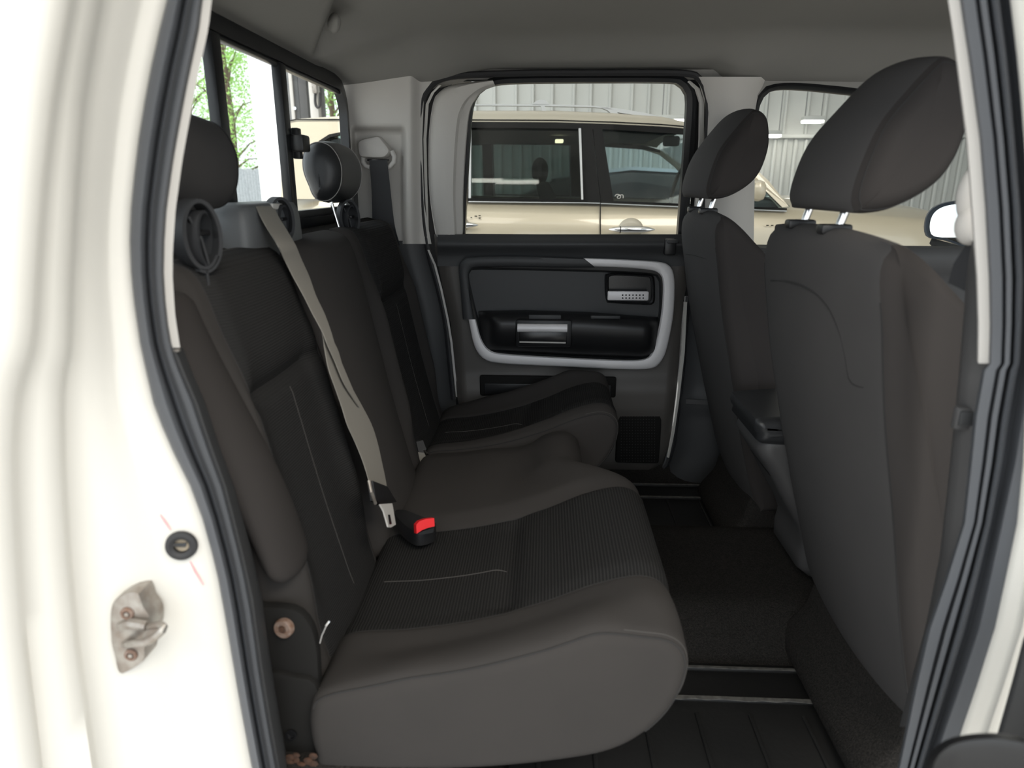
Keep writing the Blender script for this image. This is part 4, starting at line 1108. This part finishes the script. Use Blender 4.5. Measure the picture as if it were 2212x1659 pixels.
# ================================================================== OUTSIDE THE TRUCK
gd = MB().box((1, 3, -.05), (60, 60, .1)); struct('floor_1', gd, M['concrete'], 'concrete shop floor')
# far shop wall with upright ribs, ledge and finer lower sheets
YWALL = 8.6
ws = thing('wall_front', 'white ribbed metal wall of the shop behind the parked car', None, (3.5, YWALL, 0), kind='structure')
MB().box((3.6, YWALL+.08, 2.1), (11.2, .12, 4.2)).build('wall_sheet', M['wall'], ws, smooth=False)
rib_me = None
def rep(name, mesh_ob, loc, parent):
    o = mesh_ob.copy(); link(o); o.location = loc; o.parent = parent; return o
r0 = None
for i in range(46):
    x = -1.9+i*.245+(.03 if i % 3 == 0 else 0)
    if r0 is None:
        r0 = MB().box((0,0,0), (.035,.04,2.2), bev=.008, seg=1).build('upper_rib', M['wall'], None); r0.parent = ws; r0.location = (x-3.5, .0, 3.02)
    else: rep('upper_rib', r0, (x-3.5, .0, 3.02), ws)
r1 = None
for i in range(84):
    x = -1.9+i*.13
    if r1 is None:
        r1 = MB().box((0,0,0), (.045,.05,1.9), bev=.012, seg=1).build('lower_rib', M['wall'], None); r1.parent = ws; r1.location = (x-3.5, .0, .95)
    else: rep('lower_rib', r1, (x-3.5, .0, .95), ws)
MB().box((3.6, YWALL-.02, 1.93), (11.2, .08, .05), bev=.01).build('wall_ledge', M['wall'], ws)
MB().tube([Py(1540,175,YWALL-.03), Py(1543,235,YWALL-.03), Py(1546,300,YWALL-.03)], .008, 6).build('wall_cable', M['post'], ws)
se = MB().box((9.2, 2.5, 2.1), (.15, 12.4, 4.2)); struct('wall_side', se, M['wall'], 'white side wall of the shop')
ro = MB().box((3.6, 2.6, 4.25), (11.4, 12.8, .1)); struct('ceiling_1', ro, M['wall'], 'white shop ceiling')
# shop lamps
def lamp(label, c, L, rot=0., group='long white shop lamps', w=.14):
    t = thing('ceiling_light', label, 'light', c, group)
    R = Matrix.Rotation(rot, 3, 'Z')
    MB().box(c, (L, w, .05), R, bev=.01).build('housing', M['wall'], t)
    MB().box(Vector(c)+Vector((0,0,-.035)), (L*.97, w*.8, .03), R, bev=.008).build('tube_cover', M['lamp'], t)
    for s in (-.4, .4): MB().tube([Vector(c)+R @ Vector((L*s,0,.02)), Vector(c)+R @ Vector((L*s,0,4.2-c[2]))], .005, 5).build('chain', M['post'], t)
    return t
lamp('short bright lamp seen between the two front headrests, upper one', Py(1756, 256, 8.2), .24)
lamp('small bright lamp peeking out behind the far front headrest', Py(1668, 287, 8.2), .20)
lamp('bright lamp at the right end of the roof rail of the parked car', Py(1462, 254, 7.8), .42)
lamp('long lamp high over the near side, mirrored in the window of the parked car', Vector((-.72, -.53, 3.9)), 1.3, w=.06)
# open bay beside the wall: white door jamb, lift post
wp = MB()
xa = Py(548, 250, 8.4).x; xb = Py(612, 250, 8.4).x
wp.box(((xa+xb)/2, 8.5, 2.1), (xb-xa, .25, 4.2), bev=.01); wp.box((xb+.02, 8.45, 2.1), (.06, .4, 4.2), bev=.01)
struct('wall_bay', wp, M['white_wall'], 'white jamb of the open shop bay seen through the rear window')
lpst = thing('lift_post', 'dark grey steel vehicle lift post behind the parked car', 'lift', (Py(660,200,6.6).x, 6.6, 0))
for (u0, u1, y, m, nm) in ((618,650,6.75,'post','column'),(650,668,6.72,'trim_mid','column_face'),(672,690,6.60,'trim_grey','hose_channel'),(688,700,6.7,'post','column')):
    a = Py(u0, 220, y).x; b = Py(u1, 220, y).x
    MB().box(((a+b)/2, y, 1.75), (b-a, .10, 3.5), bev=.008).build(nm, M[m], lpst)
a = Py(632,220,6.68).x
MB().box((a, 6.68, 1.75), (.035, .03, 3.5), bev=.004).build('guide_strip', M['trim_pale'], lpst)
MB().lathe(Py(637,234,6.66), (0,-1,0), [(.016,0),(.016,.006),(.001,.006)], 12).build('bolt', M['chrome'], lpst)
MB().tube(crom([Py(681,150,6.52), Py(681,200,6.52), Py(681,222,6.52), Py(685,232,6.52), Py(691,228,6.52), Py(692,200,6.52)], 24), .014, 8).build('hose', M['rubber_dark'], lpst)
MB().box(Py(680,188,6.5), (.05,.05,.12), bev=.01).build('valve', M['steel'], lpst)
MB().box(Py(690,178,6.5), (.26,.06,.05), Matrix.Rotation(.5,3,'Y'), bev=.01).build('bracket', M['post'], lpst)
# fence and trees beyond the bay
def dirpt(u, D, z=0.):
    p = Py(u, 400, D); return Vector((p.x, p.y, z))
fe = thing('board_fence', 'weathered grey board fence beyond the open bay', 'fence', dirpt(520, 13.0), None)
A = dirpt(330, 10.2); Bq = dirpt(640, 15.5); nB = 44; fb0 = None
ang = math.atan2(Bq.y-A.y, Bq.x-A.x); step = (Bq-A).length/nB
for i in range(nB):
    p = A.lerp(Bq, (i+.5)/nB)
    mb = MB().box((p.x, p.y, .82+.012*((i*5) % 3)), (step*.93, .03, 1.64), Matrix.Rotation(ang,3,'Z')); mb.build('board', M['ashwood'], fe, smooth=False)
for zr in (.4, 1.3):
    mb = MB().box(tuple((A+Bq)/2+Vector((-math.sin(ang)*.04, math.cos(ang)*.04, zr))), ((Bq-A).length, .04, .09), Matrix.Rotation(ang,3,'Z')); mb.build('fence_rail', M['ashwood'], fe, smooth=False)
def tree(label, base, h, cr, n, seed):
    rnd = random.Random(seed)
    t = thing('tree', label, 'tree', base, 'green trees beyond the fence')
    MB().tube([base, base+Vector((.1,.05,h*.4)), base+Vector((.0,.1,h*.8))], [.14,.10,.04], 8).build('trunk', M['bark'], t)
    br = MB(); fo = MB(); cl = []
    for k in range(22):
        z = h*(.25+.7*k/22); a = rnd.random()*6.28; r = cr*(.5+.5*rnd.random())*(1-.35*k/22)
        tip = base+Vector((r*math.cos(a), r*math.sin(a), z+.3*rnd.random())); st0 = base+Vector((.05,.05,z*.85))
        br.tube([st0, st0.lerp(tip,.5)+Vector((0,0,.12)), tip], [.035,.02,.006], 5)
        for q in range(5): cl.append(st0.lerp(tip, .35+.65*rnd.random())+Vector((rnd.gauss(0,.25), rnd.gauss(0,.25), rnd.gauss(0,.18))))
    br.build('branches', M['bark'], t)['kind'] = 'stuff'
    for k in range(n):
        c = rnd.choice(cl)+Vector((rnd.gauss(0,.20), rnd.gauss(0,.20), rnd.gauss(0,.17)))
        s = .022+.028*rnd.random(); a = Vector((rnd.gauss(0,1), rnd.gauss(0,1), rnd.gauss(0,.7))).normalized()*s
        b = Vector((rnd.gauss(0,1), rnd.gauss(0,1), rnd.gauss(0,.7))).normalized()*s*.6
        fo.add([c-a, c+b+Vector((0,0,.01)), c+a, c-b], [(0,1,2,3)])
    f = fo.build('foliage', M['leaf'], t, smooth=False, fix=False); f['kind'] = 'stuff'
tree('green tree seen through the middle pane of the rear window', dirpt(505, 17.0), 7.2, 1.9, 9000, 1)
tree('green tree seen at the far left edge of the rear window', dirpt(418, 19.5), 8.0, 2.1, 8000, 2)
tree('green tree seen past the steel lift post', dirpt(722, 19.0), 6.5, 1.7, 9000, 3)

# ---- parked champagne car beyond the truck
YC = 3.0
def ycar(v): return YC + .14*max(0, (436-v))/190
def PC(u, v, dy=0.): return Py(u, v, ycar(v)+dy)
WC = 1.78
sv = thing('parked_car', 'champagne coloured four-door car with roof rails parked beside the truck', 'car', (Py(1200, 600, YC).x, YC+WC/2, 0))
zbelt = lambda u: Py(u, interp([(612,425),(1015,434),(1475,443),(1700,450)], u), YC).z
US = [606,612,625,650,700,760,850,950,1015,1100,1200,1296,1298,1400,1500,1600,1690,1760,1850,1950,2060,2160,2230,2260]
def side_sec(u, far=False):
    x = Py(u, 440, YC).x; zt_ = interp([(606,Z(-.10)),(612,zbelt(612)),(1015,zbelt(1015)),(1475,zbelt(1475)),(1690,zbelt(1690)),(2060,Z(-.175)),(2200,Z(-.24)),(2260,Z(-.34))], u)
    taper = .10*(1-sstep(606,700,u)) + .16*sstep(1950,2260,u)
    r = []
    for t, o in ((0,.05),(.02,.010),(.06,-.012),(.16,-.026),(.34,-.040),(.55,-.050),(.75,-.040),(.90,-.010),(1,.06)):
        z = zt_+(.28-zt_)*t; y = YC+taper+o
        r.append(Vector((x, y if not far else 2*YC+WC-y, z)))
    return r
rows = [side_sec(u) for u in US]; mb = MB().grid(rows)
rows2 = [side_sec(u, True) for u in US]; mb.grid(rows2)
mb.grid([[a[k] for k in range(9)] if s == 0 else [b[k] for k in range(9)] for s in range(2) for a, b in ((rows[0], rows2[0]),)])
mb.grid([[rows[-1][k] for k in range(9)], [rows2[-1][k] for k in range(9)]])
mb.build('lower_body', M['gold'], sv, sharp=60)
# hood and cowl
mb = MB(); hr = []
for u in US[16:]:
    p = side_sec(u)[0]; q = side_sec(u, True)[0]; r = []
    for k in range(13):
        t = k/12; c_ = p.lerp(q, t); c_.z += .075*math.sin(math.pi*t)**.45; r.append(c_)
    hr.append(r)
mb.grid(hr); mb.build('hood', M['gold'], sv, sharp=60)
# roof panel with crown, from the drip line of one side to the other
UR_ = [612,640,690,735,850,950,1015,1100,1200,1326,1429,1476,1520]
drip = [(612,268),(640,262),(735,262),(1015,263),(1200,264),(1326,268),(1429,273),(1476,277),(1520,284)]
edge = [(612,264),(640,257),(735,251),(1015,240),(1200,240),(1326,245),(1429,252),(1476,262),(1520,276)]
mb = MB(); rows = []
for u in UR_:
    a = PC(u, interp(drip, u)); b = PC(u, interp(edge, u), .07); r = [a+Vector((0,.03,-.004)), a, a.lerp(b,.25)+Vector((0,-.016,0)), a.lerp(b,.6)+Vector((0,-.012,.004)), b]
    top = b.z
    for k in range(1, 9):
        t = k/9; r.append(Vector((b.x, b.y+(2*YC+WC-2*b.y)*t, top+.05*math.sin(math.pi*t)*(1-sstep(1380,1520,u)*.6))))
    mir = lambda p: Vector((p.x, 2*YC+WC-p.y, p.z))
    r += [mir(b), mir(a.lerp(b,.6)), mir(a), mir(a)+Vector((0,-.03,-.004))]
    rows.append(r)
mb.grid(rows); mb.build('roof', M['goldroof'], sv, sharp=60)
mb = MB().ribbon([PC(u, interp(drip, u)-5, -.004) for u in UR_], [PC(u, interp(drip, u)-3.2, -.004) for u in UR_], .006); mb.build('drip_strip', M['suv_black'], sv)
mirc = lambda p: Vector((p.x, 2*YC+WC-p.y, p.z))
# upright panels of the greenhouse on both sides: outlines in the view, given thickness
def panel(name, pts, m, dy=0., th=.03, both=True, smooth=False):
    P3 = [PC(u, v, dy) for u, v in pts]
    MB().prism(P3, (0,th,0)).build(name, M[m], sv, smooth=smooth)
    if both: MB().prism([mirc(p) for p in P3], (0,-th,0)).build(name, M[m], sv, smooth=smooth)
top = lambda u: interp(drip, u)
panel('rear_pillar', [(607,430),(609,300),(612,268),(640,262),(700,262),(742,262),(742,288),(712,294),(690,306),(680,322),(677,345),(680,430)], 'gold')
panel('header_strip', [(742,262),(1015,263),(1200,264),(1326,268),(1476,277),(1530,292),(1530,300),(1476,290),(1326,280),(1200,277),(1015,276),(742,288)], 'suv_black')
panel('quarter_pillar', [(985,276),(1013,276),(1012,434),(982,433)], 'suv_black')
panel('window_bar', [(1013,277),(1018,277),(1017,432),(1012,432)], 'rail', -.004)
panel('window_bar', [(1250,277),(1255,277),(1260,434),(1256,434)], 'rail', -.004)
panel('center_pillar', [(1255,277),(1280,278),(1297,436),(1260,435)], 'suv_black')
panel('center_pillar', [(1281,278),(1301,279),(1326,437),(1298,436)], 'suv_black', -.002)
panel('front_pillar', [(1476,290),(1530,292),(1600,336),(1660,390),(1704,446),(1690,448),(1640,398),(1580,342),(1530,306)], 'gold')
panel('belt_strip', [(1012,428),(1260,431),(1296,433),(1296,437),(1260,436),(1012,433)], 'suv_black', -.010)
panel('belt_strip', [(1298,433),(1475,440),(1700,450),(1700,454),(1475,445),(1298,438)], 'suv_black', -.010)
panel('belt_chrome', [(1012,434.5),(1260,437),(1296,438),(1296,440),(1260,439),(1012,436.5)], 'rail', -.014)
panel('belt_chrome', [(1298,438.5),(1475,446),(1700,455),(1700,457),(1475,448),(1298,440.5)], 'rail', -.014)
panel('quarter_window', [(742,288),(985,276),(982,433),(680,430),(677,345),(680,322),(690,306),(712,294)], 'tint', .015, .006)
panel('window_trim', [(742,284),(742,290),(714,296),(693,308),(684,323),(681,345),(677,345),(679,321),(689,304),(711,290)], 'suv_black', -.006)
panel('rear_door_window', [(1018,276),(1250,277),(1256,434),(1017,432)], 'tint', .015, .006)
panel('front_door_window', [(1301,279),(1476,289),(1530,305),(1580,342),(1640,398),(1690,448),(1500,443),(1326,437)], 'tint_light', .015, .006)
# windscreen and tailgate glass
a = PC(1530, 292); b = PC(1704, 448)
MB().prism([a, b, mirc(b), mirc(a)], (.006,0,.006)).build('windscreen', M['tint_light'], sv, smooth=False)
a = PC(612, 272); b = PC(607, 428)
MB().prism([a+Vector((0,.1,0)), b+Vector((0,.1,0)), mirc(b)-Vector((0,.1,0)), mirc(a)-Vector((0,.1,0))], (.01,0,0)).build('tailgate', M['gold'], sv, smooth=False)
# door gap, handles with bowls, roof rail, door mirror, wheels, cabin
mb = MB().ribbon([Py(1295.6,v,YC+o-.002) for v, o in ((438,-.004),(470,-.030),(508,-.040),(560,-.050))], [Py(1298,v,YC+o-.002) for v, o in ((438,-.004),(470,-.030),(508,-.040),(560,-.050))], .003); mb.build('door_gap', M['suv_black'], sv)
def car_handle(u0, u1, v):
    c = Py((u0+u1)/2, v, YC-.036); L = (Py(u1, v, YC).x-Py(u0, v, YC).x)
    rows = []
    for k in range(21):
        t = k/20*2-1; s = max(.05, (1-abs(t)**2.6))**.7
        rows.append([c+Vector((t*L/2, -.045-.012*math.cos(t*1.5)+.016*s*math.cos(f), .0185*s*math.sin(f))) for f in [2*math.pi*q/12 for q in range(12)]])
    h = MB().loft(rows).build('door_handle', M['chrome'], sv)
    MB().sphere(c+Vector((-.0,-.000,.004)), (L*.27,.016,.052), 18, 10).build('handle_bowl', M['goldroof'], h)
    MB().box(c+Vector((-L*.26,-.062,0)), (.004,.02,.034)).build('handle_joint', M['suv_black'], h)
car_handle(1314, 1411, 494.5); car_handle(938, 1034, 485)
mk = MB()
for (u, v, w) in ((1028,467,6),(1036,466,5),(1018,470,4),(1036,471,5),(1658,487,6),(1668,487,6),(1680,488,6),(1692,488,7)):
    mk.box(Py(u, v, YC-.034), (w*.0023,.0015,.005))
g = mk.build('crayon_marks', M['suv_black'], sv, smooth=False)
dc = crom([Py(u, v, ycar(v)+.012) for u, v in ((1328,424),(1332,420),(1338,421),(1341,425),(1337,429),(1333,426),(1336,423),(1345,421),(1346,428))], 30)
MB().tube(dc, .0022, 5).build('window_decal', M['trim_pale'], sv)
# roof rails: a tapering rail with feet, both sides
def rail(mirr):
    f = mirc if mirr else (lambda p: p)
    def rp(u, v, o=.16): return f(PC(u, v, o))
    U = [(940,224),(1015,225),(1150,225),(1250,227),(1300,230),(1340,235),(1390,243),(1432,253)]
    lo_v = [(940,228),(1015,228),(1150,229),(1250,231),(1300,233),(1318,240),(1390,251),(1432,255)]
    A = [rp(u, v) for u, v in U]; Bb = [rp(u, v) for u, v in lo_v]
    n = Vector((0, .035 if not mirr else -.035, 0))
    rg = [[a, a+n, b+n, b] for a, b in zip(crom(A, 24), crom(Bb, 24))]
    r = MB().loft(rg).build('roof_rail', M['rail'], sv)
    MB().loft([[rp(u, v), rp(u, v)+n, rp(u+6, v)+n, rp(u+6, v)] for u, v in ((1012,227),(1014,234),(1014,243))]).build('rail_foot', M['rail'], r)
    MB().loft([[rp(u, v), rp(u, v)+n, rp(u+9, v)+n, rp(u+9, v)] for u, v in ((1168,229),(1170,236),(1172,243))]).build('rail_foot', M['rail'], r)
    MB().loft([[rp(u, v), rp(u, v)+n, rp(u+16, v)+n, rp(u+16, v)] for u, v in ((1296,232),(1312,238),(1322,247))]).build('rail_foot', M['rail'], r)
rail(False); rail(True)
mb = MB().loft([[PC(u, v, o) for u, v in ((1150,225),(1158,218),(1168,215),(1180,217),(1186,225))] for o in (.155, .19)]); mb.build('crossbar_end', M['rail'], sv)
MB().box(Py(1632, 412, YC-.10), (.07,.17,.10), bev=.03).build('door_mirror', M['gold'], sv)
for u in (800, 1960):
    for yy in (YC+.10, YC+WC-.10):
        x = Py(u, 440, YC).x; ax = -1 if yy < YC+1 else 1
        w = MB().lathe((x, yy, .36), (0, ax, 0), [(.20,-.12),(.35,-.11),(.36,-.04),(.36,.06),(.34,.10),(.25,.11),(.24,.07)], 28).build('wheel', M['rubber_dark'], sv)
        MB().lathe((x, yy, .36), (0, ax, 0), [(.245,.05),(.235,.085),(.10,.075),(.05,.09),(.01,.09)], 20).build('rim', M['silver'], w)
x0 = Py(625, 440, YC).x; x1 = Py(1700, 440, YC).x
MB().box(((x0+x1)/2, YC+WC/2, Z(-.50)), (x1-x0, WC-.16, .05)).build('cabin_floor', M['suv_in_dark'], sv)
MB().box(((x0+x1)/2-.15, YC+WC/2, Z(.30)), (x1-x0-.8, WC-.56, .02)).build('cabin_lining', M['suv_in'], sv)
def carseat(u, y, hw=.24):
    x = Py(u, 440, YC).x
    pr = [(x-.10,-.45),(x-.20,-.10),(x-.23,.0),(x-.20,.02),(x-.16,.02),(x-.10,-.10),(x+.02,-.42)]
    r3, b3 = slab([(p[0], p[1]) for p in pr], 30, y-hw, y+hw, .04, .04, 6)
    s = split(r3, b3, lambda *a: 'body')['body'].build('car_seat', M['suv_in_dark'], sv, sharp=70)
    MB().sphere((x-.21, y, Z(.085)), (.05,.13,.075), 14, 8).build('car_headrest', M['suv_in_dark'], s)
for u in (1250, 930):
    for y in (YC+.5, YC+WC-.5): carseat(u, y)
MB().box((Py(1640,440,YC).x, YC+WC/2, Z(-.16)), (.35, WC-.3, .16), bev=.04).build('dashboard', M['suv_in'], sv)
MB().tube([(Py(1560,440,YC).x+.03*math.sin(a), YC+WC-.5+.19*math.cos(a), Z(-.06)+.17*math.sin(a)) for a in [2*math.pi*k/24 for k in range(25)]], .014, 8).build('steering_wheel', M['suv_in_dark'], sv)
MB().box(Py(1208, 305, YC+.65), (.05,.06,.02), bev=.006).build('dome_light', M['dome'], sv)
MB().box(Py(1450, 305, YC+.75), (.10,.05,.06), bev=.015).build('rear_mirror', M['suv_in_dark'], sv)

# ---- another car behind it, seen only through its windows
c2 = thing('parked_car', 'silver car further back, seen only through the windows of the nearer one', 'car', (1.4, 6.6, 0))
def body_sec(x, zt_, hw, zb2=.25): 
    return [Vector((x, 6.6-hw*a, z)) for a, z in ((1,.35),(1.03,.6),(1.0,zt_-.06),(.93,zt_),(-.93,zt_),(-1,zt_-.06),(-1.03,.6),(-1,.35),(-.8,zb2),(.8,zb2))]
MB().loft([body_sec(x, z, w) for x, z, w in ((-1.0,.75,.7),(-.92,.95,.82),(-.2,1.08,.88),(.9,1.10,.9),(2.0,1.06,.9),(3.2,.95,.86),(3.6,.75,.75))]).build('lower_body', M['silver_car'], c2, sharp=50)
def roof_sec(x, z, hw): return [Vector((x, 6.6-hw*a, zz)) for a, zz in ((1.15,1.06),(1.0,z-.06),(.85,z),(-.85,z),(-1,z-.06),(-1.15,1.06))]
MB().loft([roof_sec(x, z, w) for x, z, w in ((-.5,1.12,.70),(.1,1.40,.68),(.8,1.48,.66),(1.5,1.44,.66),(2.2,1.12,.70))]).build('greenhouse', M['darkglass'], c2, sharp=50)
MB().loft([[Vector((x, 6.6-hw, z)), Vector((x, 6.6+hw, z)), Vector((x, 6.6+hw, z+.03)), Vector((x, 6.6-hw, z+.03))] for x, z, hw in ((.05,1.39,.58),(.8,1.47,.60),(1.55,1.43,.58))]).build('roof', M['silver_car'], c2, sharp=50)
for x in (-.2, 2.5):
    for yy in (5.85, 7.35):
        ax = -1 if yy < 6.6 else 1
        MB().lathe((x, yy, .33), (0, ax, 0), [(.18,-.1),(.32,-.1),(.33,0),(.32,.08),(.2,.09),(.02,.06)], 22).build('wheel', M['rubber_dark'], c2)
